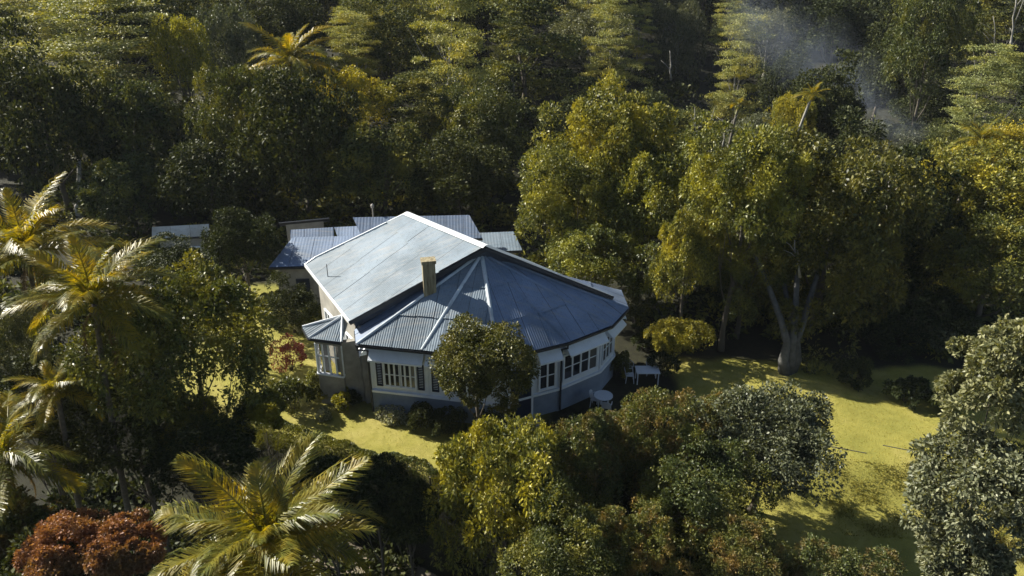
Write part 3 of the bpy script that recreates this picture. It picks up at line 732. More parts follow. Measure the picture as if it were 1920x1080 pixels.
# garden trees, nearest first --------------------------------------------------------------
GT = [
 (948, 945, 23.5, 128, 158, 'mango', 'large glossy yellow green tree in the foreground below the front lawn', 'garden_tree'),
 (1085, 880, 24.5, 105, 110, 'mixed', 'green and rust tinged tree in the foreground just below the patio', 'garden_tree'),
 (1228, 850, 26.0, 106, 108, 'mixed', 'rust and yellow tree in the foreground beside the patio tables', 'garden_tree'),
 (1140, 822, 27.0, 52, 40, 'mixed', 'small green tree close beside the round patio table', 'garden_tree'),
 (1340, 800, 27.0, 75, 62, 'mixed', 'low green tree joining the rust tree and the round grey green tree', 'garden_tree'),
 (1020, 950, 23.0, 80, 80, 'olive', 'olive tree squeezed between the large glossy tree and the bottom centre tree', 'garden_tree'),
 (1190, 1030, 20.5, 95, 85, 'mixed', 'yellow tipped tree at the bottom edge right of the large glossy tree', 'garden_tree'),
 (1385, 1045, 20.5, 95, 78, 'mixed', 'rusty topped tree at the bottom edge below the round grey green tree', 'garden_tree'),
 (1060, 1050, 20.0, 110, 90, 'olive', 'dark shaded tree at the bottom edge centre of the photo', 'garden_tree'),
 (1580, 1110, 19.5, 120, 90, 'mixed', 'yellow green tree at the bottom edge in front of the right lawn', 'garden_tree'),
 (1305, 935, 23.5, 115, 90, 'olive', 'dull brown green tree between the rust tree and the round grey green tree', 'garden_tree'),
 (345, 660, 27.0, 155, 150, 'olive', 'big round olive green tree left of the corner bay', 'garden_tree'),
 (370, 800, 26.5, 65, 50, 'olive', 'olive tree in shade at the left end of the front lawn', 'garden_tree'),
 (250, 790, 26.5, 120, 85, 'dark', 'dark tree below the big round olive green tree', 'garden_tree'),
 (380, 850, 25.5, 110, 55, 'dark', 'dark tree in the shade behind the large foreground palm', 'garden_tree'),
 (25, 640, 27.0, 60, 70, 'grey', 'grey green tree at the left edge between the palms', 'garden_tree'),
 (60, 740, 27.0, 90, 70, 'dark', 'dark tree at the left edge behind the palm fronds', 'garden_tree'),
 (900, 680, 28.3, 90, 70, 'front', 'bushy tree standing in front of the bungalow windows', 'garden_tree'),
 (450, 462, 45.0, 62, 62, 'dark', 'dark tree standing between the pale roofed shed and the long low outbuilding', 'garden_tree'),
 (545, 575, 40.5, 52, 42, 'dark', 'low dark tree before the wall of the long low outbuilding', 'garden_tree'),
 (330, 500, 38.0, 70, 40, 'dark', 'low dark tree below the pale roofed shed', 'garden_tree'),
 # middle distance, right of the house
 (1150, 300, 49.0, 110, 110, 'mango', 'tall yellow green mango tree top behind the house right corner', 'mango_tree'),
 (1060, 390, 46.0, 95, 95, 'mango', 'yellow green mango tree reaching left over the lean to roof', 'mango_tree'),
 (1210, 400, 45.0, 105, 110, 'mango', 'yellow green mango tree in the middle of the clump behind the house', 'mango_tree'),
 (1120, 490, 43.0, 95, 70, 'mango', 'lower mango tree with shaded underside right behind the bay roof', 'mango_tree'),
 (1395, 365, 38.5, 108, 108, 'mango', 'bright yellow green crown on the left of the big forked tree', 'mango_tree'),
 (1290, 490, 39.0, 68, 90, 'mango', 'narrow yellow green tree standing above the clipped yellow bush', 'mango_tree'),
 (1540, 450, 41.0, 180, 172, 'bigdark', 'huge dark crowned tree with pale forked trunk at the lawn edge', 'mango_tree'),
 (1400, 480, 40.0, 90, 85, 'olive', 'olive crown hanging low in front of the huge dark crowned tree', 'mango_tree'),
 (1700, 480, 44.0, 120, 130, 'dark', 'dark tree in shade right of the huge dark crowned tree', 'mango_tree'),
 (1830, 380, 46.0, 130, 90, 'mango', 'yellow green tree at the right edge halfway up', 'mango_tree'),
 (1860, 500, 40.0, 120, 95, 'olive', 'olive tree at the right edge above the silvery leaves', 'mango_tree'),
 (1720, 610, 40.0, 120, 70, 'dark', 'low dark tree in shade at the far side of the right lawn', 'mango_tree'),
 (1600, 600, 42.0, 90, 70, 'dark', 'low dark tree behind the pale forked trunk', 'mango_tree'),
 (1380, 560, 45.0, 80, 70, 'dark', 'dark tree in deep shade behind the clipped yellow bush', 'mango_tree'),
]
for px_, py_, Y_, rx_, rz_, k_, lab_, nm_ in GT:
    T(px_, py_, Y_, rx_, rz_, k_, lab_, name=nm_)
# forest behind, individually placed
FT = [
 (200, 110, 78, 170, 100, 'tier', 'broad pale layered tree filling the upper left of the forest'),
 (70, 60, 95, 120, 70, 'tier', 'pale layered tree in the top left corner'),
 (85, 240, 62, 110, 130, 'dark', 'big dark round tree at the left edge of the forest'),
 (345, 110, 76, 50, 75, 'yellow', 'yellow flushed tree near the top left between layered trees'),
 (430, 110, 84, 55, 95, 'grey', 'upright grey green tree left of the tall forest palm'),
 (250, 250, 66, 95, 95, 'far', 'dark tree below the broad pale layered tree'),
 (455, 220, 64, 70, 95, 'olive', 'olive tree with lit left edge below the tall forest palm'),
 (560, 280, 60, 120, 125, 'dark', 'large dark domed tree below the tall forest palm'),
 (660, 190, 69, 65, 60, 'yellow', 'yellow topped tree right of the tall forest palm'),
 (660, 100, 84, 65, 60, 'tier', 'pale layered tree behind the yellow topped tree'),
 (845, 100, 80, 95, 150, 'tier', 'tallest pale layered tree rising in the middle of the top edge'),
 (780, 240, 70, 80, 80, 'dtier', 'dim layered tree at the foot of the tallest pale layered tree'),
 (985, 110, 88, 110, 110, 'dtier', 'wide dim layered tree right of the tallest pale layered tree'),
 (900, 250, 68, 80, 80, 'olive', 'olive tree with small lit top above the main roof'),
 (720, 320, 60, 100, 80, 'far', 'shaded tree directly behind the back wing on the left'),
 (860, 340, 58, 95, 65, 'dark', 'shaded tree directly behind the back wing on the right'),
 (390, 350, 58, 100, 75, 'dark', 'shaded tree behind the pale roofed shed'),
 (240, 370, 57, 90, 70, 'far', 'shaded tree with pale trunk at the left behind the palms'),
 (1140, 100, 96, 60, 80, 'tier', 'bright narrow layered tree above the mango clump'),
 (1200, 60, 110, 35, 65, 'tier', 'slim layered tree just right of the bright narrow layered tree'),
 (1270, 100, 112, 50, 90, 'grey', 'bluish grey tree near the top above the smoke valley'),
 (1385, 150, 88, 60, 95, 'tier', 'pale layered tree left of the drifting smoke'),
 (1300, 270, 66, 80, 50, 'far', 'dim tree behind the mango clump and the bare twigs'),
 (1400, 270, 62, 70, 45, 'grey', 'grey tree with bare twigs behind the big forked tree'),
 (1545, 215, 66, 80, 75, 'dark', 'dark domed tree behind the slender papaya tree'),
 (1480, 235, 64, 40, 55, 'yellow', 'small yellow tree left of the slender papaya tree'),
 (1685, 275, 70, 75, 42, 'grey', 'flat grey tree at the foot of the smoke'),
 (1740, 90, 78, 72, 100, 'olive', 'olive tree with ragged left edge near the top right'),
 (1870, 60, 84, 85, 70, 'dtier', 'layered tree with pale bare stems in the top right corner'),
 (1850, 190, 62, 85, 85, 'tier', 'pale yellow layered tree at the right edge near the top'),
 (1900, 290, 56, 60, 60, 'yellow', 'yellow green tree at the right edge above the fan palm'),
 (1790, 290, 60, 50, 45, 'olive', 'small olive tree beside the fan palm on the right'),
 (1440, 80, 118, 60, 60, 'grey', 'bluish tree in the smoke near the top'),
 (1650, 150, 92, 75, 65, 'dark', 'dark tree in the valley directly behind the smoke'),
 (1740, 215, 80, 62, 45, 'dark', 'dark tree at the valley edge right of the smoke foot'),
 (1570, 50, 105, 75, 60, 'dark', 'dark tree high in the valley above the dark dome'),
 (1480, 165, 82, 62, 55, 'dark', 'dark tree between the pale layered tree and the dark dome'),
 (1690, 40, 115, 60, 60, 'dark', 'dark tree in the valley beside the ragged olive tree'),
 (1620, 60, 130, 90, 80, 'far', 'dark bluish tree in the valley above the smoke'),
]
for px_, py_, Y_, rx_, rz_, k_, lab_ in FT:
    T(px_, py_, Y_, rx_, rz_, k_, lab_, name='forest_tree', bark='pale_bark' if k_ in ('tier', 'grey') else 'bark')
# the rest of the forest: jittered rows that nothing tells apart
occupied = [np.array(o.location)[:2] for o in bpy.data.objects if o.name.startswith(('forest_tree', 'mango_tree'))]
r2 = np.random.default_rng(21)
def fill(y0, y1, step, zlo, kinds, rr):
    y = y0
    while y < y1:
        half = y*.70+8; x = -half+r2.uniform(0, step)
        while x < half:
            xx, yy = x+r2.uniform(-.3, .3)*step, y+r2.uniform(-.35, .35)*step
            R = rr*r2.uniform(.75, 1.25)
            okk = all((q[0]-xx)**2+(q[1]-yy)**2 > (R*.95)**2 for q in occupied) and not (-30 < xx < 2 and yy < 57) and not (abs(xx-.53*yy+4) < 9+.03*yy and 60 < yy < 105)
            if okk:
                kd = kinds[int(r2.integers(len(kinds)))]; ms, u_ = PROTO[kd]; g = float(tz(xx, yy))
                tall = 1.5 if kd in ('tier', 'dtier') else .85
                zc = g+zlo*r2.uniform(.6, 1.6)+(R*.6 if tall > 1 else 0)
                dz_ = yy*math.cos(PITCH)-(zc-CAM_H)*math.sin(PITCH); sx = 960+FPX*xx/dz_
                look = {'dark': 'dark green', 'far': 'dull green', 'dtier': 'dim layered', 'tier': 'pale layered', 'grey': 'greyish', 'olive': 'olive'}[kd]
                where = next(t for lim, t in ((120, 'beyond the left edge palms'), (290, 'left of the pale roofed shed'), (450, 'above the pale roofed shed'), (620, 'below the tall forest palm'), (760, 'above the main roof'),
                        (900, 'straight above the ridge'), (1040, 'above the small lean to'), (1180, 'left above the mangoes'), (1320, 'right above the mangoes'), (1470, 'left of the smoke'), (1640, 'around the smoke'), (1780, 'right of the smoke'), (9999, 'near the right edge')) if sx < lim)
                row = 'in the front row' if yy < 66 else 'in the second row' if yy < 76 else 'midway up' if yy < 98 else 'high in the forest' if yy < 125 else 'at the top of the forest'
                lab = look+' tree '+row+' '+where
                dzz = yy*math.cos(PITCH)-(zc-CAM_H)*math.sin(PITCH); sy = 540-FPX*((zc-CAM_H)*math.cos(PITCH)+yy*math.sin(PITCH))/dzz; sxx = 960+FPX*xx/dzz
                if any(yy < hY+2 and ((sxx-hx)/(hrx+FPX*R/dzz*.45))**2+((sy-hy)/(hrz+FPX*R/dzz*.35))**2 < 1 for hx, hy, hY, hrx, hrz in HERO): x += step; continue
                FILLED.append((lab, sx, look, row+' '+where, None)); tt = tree(ms[int(r2.integers(len(ms)))], (xx, yy, zc), (R, R*r2.uniform(.85, 1.1), R*tall), lab, group='trees of the forest behind the house', unit=u_, bark='pale_bark' if kd in ('tier', 'grey', 'dtier') else 'bark', rz=r2.uniform(0, 6.28), seed=int(r2.integers(99)))
                FILLED[-1] = FILLED[-1][:4]+(tt,)
            x += step
        y += step*.85
FILLED = []; HERO = [f[:5] for f in FT]+[f[:5] for f in GT[-22:]]+[(545, 110, 70, 80, 80)]
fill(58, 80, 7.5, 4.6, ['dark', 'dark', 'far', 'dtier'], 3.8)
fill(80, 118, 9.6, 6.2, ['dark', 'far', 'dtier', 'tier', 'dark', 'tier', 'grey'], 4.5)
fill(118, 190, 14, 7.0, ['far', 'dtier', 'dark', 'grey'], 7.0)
for lab in {f[0] for f in FILLED}:
    same = sorted([f for f in FILLED if f[0] == lab], key=lambda f: f[1])
    if len(same) > 1:
        words_ = {2: ['left', 'right'], 3: ['left', 'middle', 'right'], 4: ['leftmost', 'second', 'third', 'rightmost'], 5: ['leftmost', 'second', 'third', 'fourth', 'rightmost'], 6: ['leftmost', 'second', 'third', 'fourth', 'fifth', 'rightmost'],
        7: ['leftmost', 'second', 'third', 'fourth', 'fifth', 'sixth', 'rightmost'], 8: ['leftmost', 'second', 'third', 'fourth', 'fifth', 'sixth', 'seventh', 'rightmost']}.get(len(same))
        if words_:
            for w_, f in zip(words_, same): f[4]['label'] = w_+' of the '+f[2]+' trees '+f[3].replace('at the top of the forest', 'at the very top').replace('high in the forest', 'high up').replace('in the front row', 'in front').replace('in the second row', 'further back')
# undergrowth
def bushes(name, n, region, rad, leaf, mat, seed, label, per=150):
    r = np.random.default_rng(seed); Ps = []; Ds = []
    k = 0
    while k < n:
        x = r.uniform(*region[0]); y = r.uniform(*region[1])
        if lawnmask(x, y) > .05 or (-17 < x < 9 and 29 < y < 48 and not (x < -12 and y > 44)) or (7 < x < 12 and 29 < y < 36): 
            k += .2; continue
        rr = rad*r.uniform(.5, 1.4); s = rdir(per, r); s[:, 2] = abs(s[:, 2])
        Ps.append(np.array([x, y, float(tz(x, y))])+s*rr*np.array([1, 1, .8])*r.uniform(.6, 1, (per, 1))); Ds.append(s+r.normal(size=(per, 3))*.6); k += 1
    V, F = leafcloud(np.concatenate(Ps), np.concatenate(Ds), leaf, .5, r=r)
    return tag(link(name, mesh_np(name, V, F, M[mat])), label, kind='stuff')
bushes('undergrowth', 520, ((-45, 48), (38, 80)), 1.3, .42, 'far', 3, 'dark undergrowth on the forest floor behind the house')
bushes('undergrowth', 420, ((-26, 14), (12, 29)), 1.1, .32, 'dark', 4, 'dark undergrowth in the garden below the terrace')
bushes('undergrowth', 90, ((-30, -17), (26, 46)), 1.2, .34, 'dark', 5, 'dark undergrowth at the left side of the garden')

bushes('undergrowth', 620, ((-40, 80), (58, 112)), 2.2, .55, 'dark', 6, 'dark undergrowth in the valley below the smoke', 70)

# ------------------------------------------------------------------ garden shrubs
def shrub(px, py, rx, rz, mat, label, leaf=.12, name='shrub', lobes=14, sprigs=20, per=12, lobe=.36, fill=.6, z=None, cat='shrub', h=None):
    c = at_z(px, py, z or G+.5); g = float(tz(c[0], c[1])); d = depth(c)/FPX; R = np.array([rx*d, rx*d, rz*d/math.cos(PITCH)*1.0])
    o = empty(name, (c[0], c[1], g), label, cat)
    r = np.random.default_rng(int(px*7+py)); Pt, D = crown_pts(R, lobes, sprigs, per, r, lobe=lobe, low=-.3, fill=fill)
    Pt[:, 2] += (h or R[2]*.85); Pt[:, 2] = np.maximum(Pt[:, 2], .03)
    V, F = leafcloud(Pt, D, leaf, .5, r=r); link('foliage', mesh_np('foliage', V, F, M[mat]), o)
    m = MB()
    for k in range(5):
        a_ = k*1.26; m.tube([(0, 0, -.05), (math.cos(a_)*R[0]*.4, math.sin(a_)*R[0]*.4, (h or R[2]*.85))], [.03, .012], 5)
    link('stem', mesh_np('stem', m.V, m.F, M['bark']), o)
    return o
shrub(545, 680, 36, 32, 'crimson', 'round red leaved bush left of the corner bay', .11)
shrub(548, 755, 42, 36, 'olive', 'loose yellow green bush at the left end of the front lawn', .15)
shrub(597, 732, 30, 29, 'mango', 'clipped round bush below the corner bay window', .08, lobes=30, per=16, lobe=.3, fill=.7, name='clipped_bush')
shrub(640, 752, 20, 20, 'yellow', 'small pale yellow bush on the lawn edge below the corner bay', .09)
shrub(660, 745, 15, 18, 'dark', 'small dark bush with pale top beside the small yellow bush', .09)
shrub(655, 728, 15, 9, 'flower', 'pale flowering plant against the corner bay wall', .09, h=.9)
shrub(735, 768, 38, 9, 'flower', 'low bed of white flowers below the front left windows', .10, name='flower_bed')
shrub(605, 770, 16, 9, 'flower', 'small patch of white flowers under the clipped round bush', .09, name='flower_bed')
shrub(562, 605, 24, 16, 'flower', 'white flowering bush on the lawn behind the corner bay', .12)
shrub(590, 612, 22, 30, 'olive', 'rounded bush close to the wall behind the corner bay', .10)
shrub(500, 590, 30, 30, 'olive', 'olive bush on the lawn behind the big round tree', .12)
shrub(790, 785, 36, 22, 'dark', 'dark clipped hedge bush under the front windows', .09, lobes=26, lobe=.3, name='clipped_bush')
shrub(925, 808, 50, 26, 'dark', 'dark low bush right of the tree trunk before the windows', .1)
shrub(840, 795, 36, 22, 'dark', 'dark hedge bush at the foot of the tree before the windows', .09, lobes=26, lobe=.3, name='clipped_bush')
shrub(1268, 630, 56, 28, 'golden', 'broad clipped golden bush right of the house', .10, z=G+1.7, h=1.6, lobes=64, per=16, lobe=.30, fill=.62, name='clipped_bush')
shrub(1190, 597, 34, 28, 'olive', 'low rounded bush at the house right corner', .10, name='clipped_bush')
shrub(1228, 570, 32, 36, 'mango', 'yellow green bush behind the golden clipped bush', .18)
shrub(1205, 640, 22, 16, 'dark', 'small dark bush beside the golden clipped bush', .10)
shrub(1158, 690, 24, 24, 'olive', 'dull bush at the house corner beside the patio', .12)
shrub(1245, 690, 30, 26, 'dark', 'dark bush behind the rectangular patio table', .12)
shrub(1047, 495, 6, 6, 'red', 'tiny red flowering bush beneath the mango trees', .12)
shrub(1700, 735, 40, 26, 'dark', 'dark shrub at the far edge of the right lawn', .16)
shrub(1600, 705, 34, 24, 'dark', 'dark shrub right of the pale forked trunk', .16)
shrub(1770, 750, 34, 20, 'olive', 'olive shrub at the right end of the far lawn edge', .16)
shrub(1740, 640, 40, 34, 'grey', 'grey green shrub catching light in the dark under the trees', .2)
def hedge(pxs, wdt, hgt, mat, label, leaf=.10):
    pts = [at_z(a, b, G+.3) for a, b in pxs]; pts = [np.array([p[0], p[1], G]) for p in pts]; r = np.random.default_rng(9); o = empty('hedge', (pts[0][0], pts[0][1], float(tz(pts[0][0], pts[0][1]))), label, 'hedge'); org = loc_of(o); V = []; D = []
    for p, q in zip(pts, pts[1:]):
        L = np.linalg.norm(q-p); n = int(L*2600); t = r.random(n); a = r.uniform(-.9, math.pi+.25, n); u = nrm(q-p); s_ = np.array([u[1], -u[0], 0])
        b = p+(q-p)*t[:, None]; wob = 1+.12*np.sin(b[:, 0]*2.1)+.08*np.sin(b[:, 0]*5.3)
        ca, sa = np.sign(np.cos(a))*abs(np.cos(a))**.6, np.sign(np.sin(a))*abs(np.sin(a))**.6
        X_ = b+s_*(ca*wdt/2*wob)[:, None]; X_[:, 2] = tz(X_[:, 0], X_[:, 1]).clip(G-1.5)*0+G-.1+np.where(sa > 0, hgt*sa*wob, sa*4.6)*r.uniform(.8, 1.03, n); V.append(X_)
        D.append(s_*np.cos(a)[:, None]+np.array([0, 0, 1])*sa[:, None]+r.normal(size=(n, 3))*.45)
    Vv, F_ = leafcloud(np.concatenate(V)-org, np.concatenate(D), leaf, .5, r=r); link('foliage', mesh_np('foliage', Vv, F_, M[mat]), o)
    m = MB()
    for p in pts: m.tube([p-org+[0, 0, -.3], p-org+[0, 0, hgt*.7]], .04, 5)
    link('stem', mesh_np('stem', m.V, m.F, M['bark']), o)
hedge([(430, 790), (540, 812), (620, 842), (700, 866), (770, 876), (806, 894)], 1.7, .4, 'olive', 'long high hedge with rounded top along the terrace edge below the front lawn')
# foreground low, on lower ground
def px_bush(px, py, Y, rx, rz, mat, label, leaf=.16, lobes=40, name='shrub', **kw):
    c = at_y(px, py, Y); d = depth(c)/FPX; R = (rx*d, rx*d, rz*d); r = np.random.default_rng(int(px+py*3))
    g = float(tz(c[0], c[1])); o = empty(name, (c[0], c[1], g), label, 'shrub' if name == 'shrub' else 'tree')
    Pt, D = crown_pts(R, lobes, 26, 15, r, lobe=.28, **kw); V, F = leafcloud(Pt, D, leaf, .5, r=r)
    k = link('crown' if name != 'shrub' else 'foliage', mesh_np('foliage', V, F, M[mat]), o); k.location = (0, 0, c[2]-g)
    t = link('trunk' if name != 'shrub' else 'stem', trunk_for('bark', int(px)), o); t.scale = (R[0]*1.5, R[0]*1.5, max(.5, c[2]-g+R[2]*.3)); return o
px_bush(235, 1030, 18.5, 65, 40, 'red', 'smaller orange red bush touching the large foreground palm', .11, 48, fill=.78)
px_bush(135, 1040, 19.0, 90, 50, 'red', 'orange red bush at the bottom left corner beside the palm', .11, 60, fill=.78)
px_bush(30, 1000, 21.0, 80, 70, 'mixed', 'brown green bush in the bottom left corner', .17)
px_bush(110, 1080, 19.0, 150, 45, 'dark', 'dark bush along the bottom left edge', .2)
px_bush(490, 768, 28.0, 42, 28, 'mango', 'yellow green bush spilling over the terrace edge', .15)
px_bush(765, 960, 23.5, 65, 70, 'dark', 'dark bush added to fill the deep shade between the hedge and the large glossy tree', .15)  # added leaf mass that stands in for black shade below the terrace
px_bush(700, 920, 24.5, 70, 50, 'dark', 'dark bush added to fill the deep shade at the foot of the hedge', .15)  # second added mass, covers lit soil where only deep shade belongs
px_bush(610, 905, 24.0, 55, 35, 'dark', 'dim bush behind the right fronds of the large palm', .15)
px_bush(1432, 828, 26.0, 132, 92, 'grey', 'round grey green tree at the left edge of the right lawn', .15, 120, name='garden_tree', fill=.62)
# silvery big leaved tree at the right, nearest the camera
for (a_, b_, Y_, rx_, rz_, lab_) in ((1890, 720, 19.0, 95, 130, 'upper silvery broad leaved tree at the right edge nearest the camera'),
                                     (1835, 925, 17.5, 125, 125, 'lower silvery broad leaved tree at the right edge nearest the camera'),
                                     (1800, 1050, 17.0, 90, 70, 'low grey green bush tree in the bottom right corner')):
    px_bush(a_, b_, Y_, rx_, rz_, 'silver', lab_, .14, 60, name='garden_tree')

# ------------------------------------------------------------------ palms
def frond_mesh(seed, L=3.6, leaf=.75, arch=1.0, nl=100, w=.042):
    """a coconut frond along +x, arching down; two rows of folded leaflets"""
    r = np.random.default_rng(seed); m = MB(); K = 14
    def rp(t): return np.array([L*(math.sin(t*arch*1.15)/(arch*1.15)), .12*math.sin(t*2+seed)*t, L*((math.cos(t*arch*1.15)-1)/(arch*1.15))+.0*t])
    pts = [rp(i/K) for i in range(K+1)]
    m.tube(pts, [.045*(1-.85*i/K) for i in range(K+1)], 5)
    for i in range(nl):
        t = .12+.87*i/(nl-1); p = rp(t); tn = nrm(rp(min(1, t+.02))-rp(t-.02)); side = np.array([0, 1., 0]); up = nrm(np.cross(tn, side))*1.0
        up = up if up[2] > 0 or tn[2] < -.8 else -up
        ll = leaf*(math.sin(math.pi*min(1, .12+t*.88))**.55)*r.uniform(.6, 1.15)
        for s in (-1, 1):
            d = nrm(side*s*.9+tn*(.45+.5*t)+up*.22+r.normal(size=3)*.13); d2 = nrm(d+np.array([0, 0, -1.1])+r.normal(size=3)*.12)
            a = p; b = p+d*ll*.5; c = b+d2*ll*.5; wv_ = nrm(np.cross(d, up))*w*.5
            m.add([a-wv_*.6, a+wv_*.6, b+wv_, b-wv_, c], [(0, 1, 2, 3), (3, 2, 4)])
    return mesh_np('frond', m.V, m.F, M['palm'])
FR = [frond_mesh(i, 3.6, 1.0, a_) for i, a_ in enumerate((.75, 1.05, 1.35, 1.0, .6))]
DEADFR = frond_mesh(9, 3.2, .7, .9); DEADFR.materials[0] = M['dead_palm']
def palm(px, py, Y, size, label, n=18, seed=1, name='coconut_palm', lean=.15, bark='palm_bark'):
    """px,py: the heart of the crown; size = frond length in metres"""
    c = at_y(px, py, Y); g = float(tz(c[0], c[1])); r = random.Random(seed)
    bx, by = c[0]-lean*(c[2]-g)*.5, c[1]+lean
    g = float(tz(bx, by)); o = empty(name, (bx, by, g), label, 'palm tree')
    h = c[2]-g; dx, dy = c[0]-bx, c[1]-by; m = MB(); K = 22
    pts = [(dx*(i/K)**1.5, dy*(i/K)**1.5, h*i/K-.1) for i in range(K+1)]
    rad = [(.2 if i == 0 else .14)*(1-.35*i/K)*(1.05 if i % 2 else .97) for i in range(K+1)]
    m.tube(pts, rad, 10); link('trunk', mesh_np('trunk', m.V, m.F, M[bark], True), o)
    for i in range(n):
        t = i/(n-1); f = link('frond', FR[r.randrange(5)], o); f.location = (dx, dy, h-.05)
        az = i*2.39996+r.uniform(-.2, .2); elev = math.radians(84-84*t**.9+r.uniform(-8, 8)); s = size/3.6*r.uniform(.88, 1.1)*(.75 if t < .12 else 1)
        f.rotation_euler = (r.uniform(-.35, .35), -elev, az); f.scale = (s, s*r.uniform(.8, 1.05), s)
    if size > 2.3 and Y < 40:
        for i in range(3):
            f = link('dead_frond', DEADFR, o); f.location = (dx, dy, h-.25); sc_ = size/3.6*r.uniform(.7, .85); f.scale = (sc_, sc_*.7, sc_)
            f.rotation_euler = (r.uniform(-.3, .3), math.radians(r.uniform(38, 62)), i*2.1+r.uniform(0, 1)+seed); f['label'] = 'dry brown frond hanging below the crown'
    m = MB()
    for k in range(7):
        a_ = k*.9; q = np.array([dx+.18*math.cos(a_), dy+.18*math.sin(a_), h-.25]); m.tube([q+[0, 0, .11], q+[0, 0, .06], q-[0, 0, .06], q-[0, 0, .12]], [.03, .09, .09, .03], 8)
    link('coconut_cluster', mesh_np('coconut_cluster', m.V, m.F, M['yellow'], True), o)
    return o
palm(505, 1020, 18.5, 3.9, 'large coconut palm in the foreground left of centre', 25, 3)
palm(175, 565, 25.0, 3.3, 'coconut palm with golden fronds above the big round olive tree', 21, 5)
palm(50, 475, 30.0, 4.1, 'coconut palm with golden fronds at the left edge halfway up', 21, 8)
palm(10, 860, 22.5, 3.2, 'coconut palm reaching in from the left edge below the middle', 15, 11)
palm(105, 730, 24.5, 2.0, 'lower coconut palm with pale drooping fronds at the left', 15, 13)
palm(360, 1165, 16.0, 2.7, 'coconut palm crown cut off by the bottom edge below the large palm', 14, 17)
palm(545, 115, 68.0, 5.0, 'tall coconut palm standing above the forest near the top', 18, 19)
palm(1870, 1045, 17.5, 1.6, 'small palm in the bottom right corner', 10, 23, 'small_palm')
palm(1840, 262, 56.0, 2.6, 'fan shaped palm below the pale yellow layered tree on the right', 12, 29, 'forest_palm')
palm(1523, 178, 58.0, 1.5, 'slender papaya like tree with bare pale trunk before the dark dome', 12, 31, 'slender_palm', .3, 'pale_bark')
palm(1385, 195, 60.0, 1.2, 'tiny palm top poking out of the mango clump', 8, 33, 'forest_palm')

# ------------------------------------------------------------------ pale forked trunk of the big tree, bare stems
def bare(px0, py0, px1, py1, Y, r0, label, forks=3, seed=1, name='bare_tree', mat='pale_bark', cat='tree'):
    a = at_y(px0, py0, Y); b = at_y(px1, py1, Y); r = np.random.default_rng(seed); g = min(a[2], float(tz(a[0], a[1])))
    o = empty(name, (a[0], a[1], a[2]), label, cat); m = MB(); pts = [a+(b-a)*t+r.normal(size=3)*.05*np.linalg.norm(b-a)*t*(1-t)*2 for t in np.linspace(0, 1, 7)]
    m.tube(pts, [r0*(1.25 if i == 0 else 1-.1*i) for i in range(7)], 8); m.build('trunk', M[mat], o, True)
    for k in range(forks):
        i = 2+k % 4; d = (b-a)*r.uniform(.3, .5)+r.normal(size=3)*np.linalg.norm(b-a)*.18; m = MB(); m.tube([pts[i], pts[i]+d*.5+[0, 0, .1], pts[i]+d], [r0*.5, r0*.35, r0*.12], 6); m.build('branch', M[mat], o, True)
    return o
fk = at_z(1482, 700, G)
o = empty('forked_tree', (fk[0], fk[1], G), 'pale grey forked trunk with twisting stems at the far lawn edge', 'tree')
for k, (dx, dz, bx) in enumerate(((-.9, 4.4, -1.6), (.15, 4.8, .5), (.8, 4.2, 1.8), (-.3, 3.4, -.5))):
    m = MB(); b = np.array([fk[0]+.18*(k-1.5), fk[1]+.1*k, G-.1])
    dx *= .55; bx *= .8; m.tube([b, b+[dx*.5, 0, .9], b+[dx*.2, .2, 1.9], b+[dx, .6, dz*.7], b+[bx, 2.2, dz+.8], b+[bx*1.6, 3.2, dz+2.2]], [.40-.05*k, .27, .22, .18, .12, .05], 9); m.build('stem', M['grey_bark'], o, True)
bare(152, 425, 148, 300, 60, .32, 'straight pale trunk standing before the dark forest on the left', 2, 3)
bare(1500, 520, 1490, 450, 37, .07, 'thin pale branch inside the huge dark crown', 3, 5, 'bare_branch')
bare(1895, 95, 1905, 0, 80, .12, 'straight bare white stem in the top right corner', 4, 6)
bare(1870, 120, 1862, 30, 81, .07, 'slim bare stem left of the straight white stem at top right', 3, 7)
bare(1258, 150, 1256, 95, 104, .14, 'small bare pale trunk in the forest below the bluish grey tree', 2, 8)
for i, (a_, b_) in enumerate(((1310, 245), (1335, 240), (1355, 255))):
    bare(a_, b_+20, a_-8+8*i, b_-25, 55, .05, ['leafless twiggy branch leftmost above the mango clump', 'leafless twiggy branch in the middle above the mango clump', 'leafless twiggy branch rightmost above the mango clump'][i], 6, 20+i, 'bare_branch', 'dead')

# ------------------------------------------------------------------ grass tufts on the lawn
r = np.random.default_rng(77); n = 34000
x = np.concatenate([r.uniform(-18, 0, n//3), r.uniform(8, 25, n-n//3)]); y = np.concatenate([r.uniform(24, 44, n//3), r.uniform(18, 38, n-n//3)])
k = lawnmask(x, y) > r.uniform(.2, .9, n); x, y = x[k], y[k]; P0 = np.stack([x, y, tz(x, y)+.02], 1)
D = np.stack([r.normal(size=len(x))*.6, r.normal(size=len(x))*.6, np.ones(len(x))], 1)
V, F = leafcloud(P0, D, .07, .3, 0, r); M['grass'] = foliage('grass_blade', [(.18, .175, .03), (.29, .26, .045), (.38, .33, .07)], None, .3, .7, spec=.2)
tag(link('grass', mesh_np('grass', V, F, M['grass'])), 'short yellow green grass tufts on the lawns', kind='stuff')

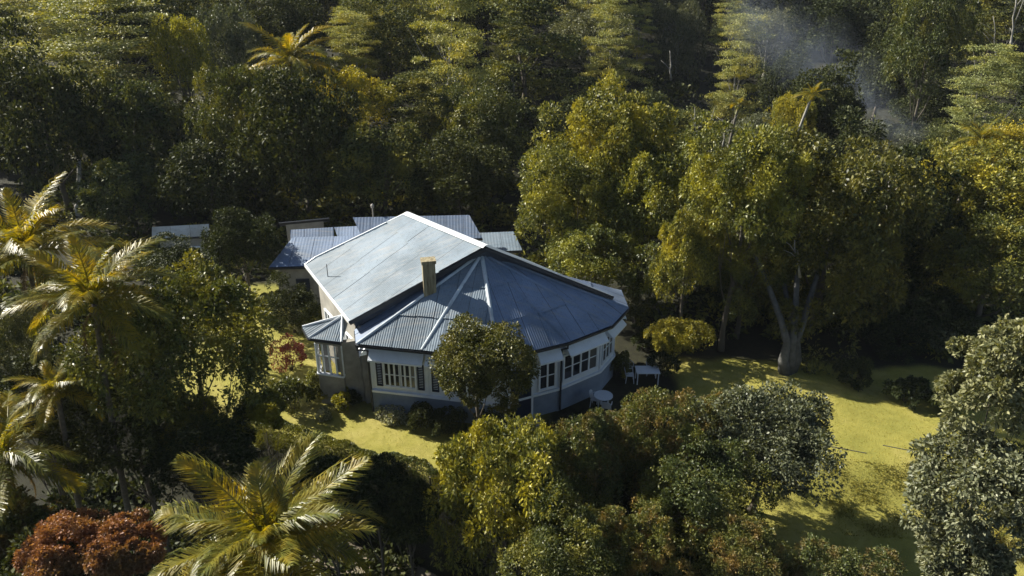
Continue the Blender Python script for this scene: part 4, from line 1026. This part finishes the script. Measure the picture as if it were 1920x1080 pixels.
x = r.uniform(14, 24, 26000); y = r.uniform(24.5, 28.3, 26000)-.12*(x-16); k = (lawnmask(x, y) > .5) & (np.sin(x*2.3)*np.sin(y*3.1+x)+r.normal(size=26000)*.5 > .1); x, y = x[k], y[k]
D = np.stack([r.normal(size=len(x))*.5, r.normal(size=len(x))*.5, np.ones(len(x))], 1)
V, F = leafcloud(np.stack([x, y, tz(x, y)+.02], 1), D, .10, .3, 0, r); M['tuft'] = foliage('rough_grass_blade', [(.14, .14, .03), (.22, .205, .045), (.30, .26, .06)], None, .2, .7, spec=.2)
tag(link('rough_grass', mesh_np('rough_grass', V, F, M['tuft'])), 'longer rough grass growing on the low bank of the right lawn', kind='stuff')

# ------------------------------------------------------------------ smoke
def smoke():
    mt = bpy.data.materials.new('smoke_volume'); mt.use_nodes = True; nt = mt.node_tree; nt.nodes.remove(nt.nodes['Principled BSDF'])
    v = nt.nodes.new('ShaderNodeVolumePrincipled'); v.inputs['Color'].default_value = (.68, .80, 1, 1)
    t = nt.nodes.new('ShaderNodeTexCoord'); n = noise(nt, 2.2, 2, vec=t.outputs['Object'])
    g = nt.nodes.new('ShaderNodeTexGradient'); g.gradient_type = 'SPHERICAL'; nt.links.new(t.outputs['Object'], g.inputs[0])
    mr = nt.nodes.new('ShaderNodeMapRange'); mr.inputs[1].default_value = .38; mr.inputs[2].default_value = .7; mr.inputs[3].default_value = .1; mr.inputs[4].default_value = 1
    nt.links.new(n, mr.inputs[0]); m1 = nt.nodes.new('ShaderNodeMath'); m1.operation = 'MULTIPLY'; nt.links.new(mr.outputs[0], m1.inputs[0]); nt.links.new(g.outputs[1], m1.inputs[1])
    m2 = nt.nodes.new('ShaderNodeMath'); m2.operation = 'MULTIPLY'; nt.links.new(m1.outputs[0], m2.inputs[0]); m2.inputs[1].default_value = .06
    nt.links.new(m2.outputs[0], v.inputs['Density']); nt.links.new(v.outputs[0], nt.nodes['Material Output'].inputs['Volume'])
    V = []; F = []
    K = 10
    for i in range(K+1):
        for j in range(16): a = math.pi*i/K; b = 2*math.pi*j/16; V.append((math.sin(a)*math.cos(b), math.sin(a)*math.sin(b), math.cos(a)))
    for i in range(K):
        for j in range(16): F.append((i*16+j, (i+1)*16+j, (i+1)*16+(j+1) % 16, i*16+(j+1) % 16))
    me = mesh_np('puff', V, F, mt)
    pts = [(1690, 245, 68, 3.0), (1640, 200, 70, 3.2), (1605, 152, 73, 3.6), (1545, 115, 76, 4.4), (1480, 85, 79, 4.6), (1415, 40, 83, 4.8)]
    p0 = at_y(1690, 245, 68); o = bpy.data.objects.new('smoke', None); COL.objects.link(o); o.location = tuple(p0); tag(o, 'thin bluish smoke drifting up through the forest on the right', kind='stuff')
    for k, (a, b, c, d) in enumerate(pts):
        p = at_y(a, b, c)-p0; q = link('puff', me, o); q.location = tuple(p); q.scale = (d*1.05, d*.78, d*.74); q.rotation_euler = (.4*k, .5+.3*k, .7*k)
smoke()
# ------------------------------------------------------------------ haze
hz = MB(); hz.box((-130, -5, -12), (130, 200, 38))
mt = bpy.data.materials.new('haze_volume'); mt.use_nodes = True; nt = mt.node_tree; nt.nodes.remove(nt.nodes['Principled BSDF'])
v = nt.nodes.new('ShaderNodeVolumePrincipled'); v.inputs['Color'].default_value = (.82, .88, 1, 1); v.inputs['Density'].default_value = .00011
nt.links.new(v.outputs[0], nt.nodes['Material Output'].inputs['Volume'])
tag(hz.build('haze', mt), 'thin blue air haze over the valley', kind='stuff')
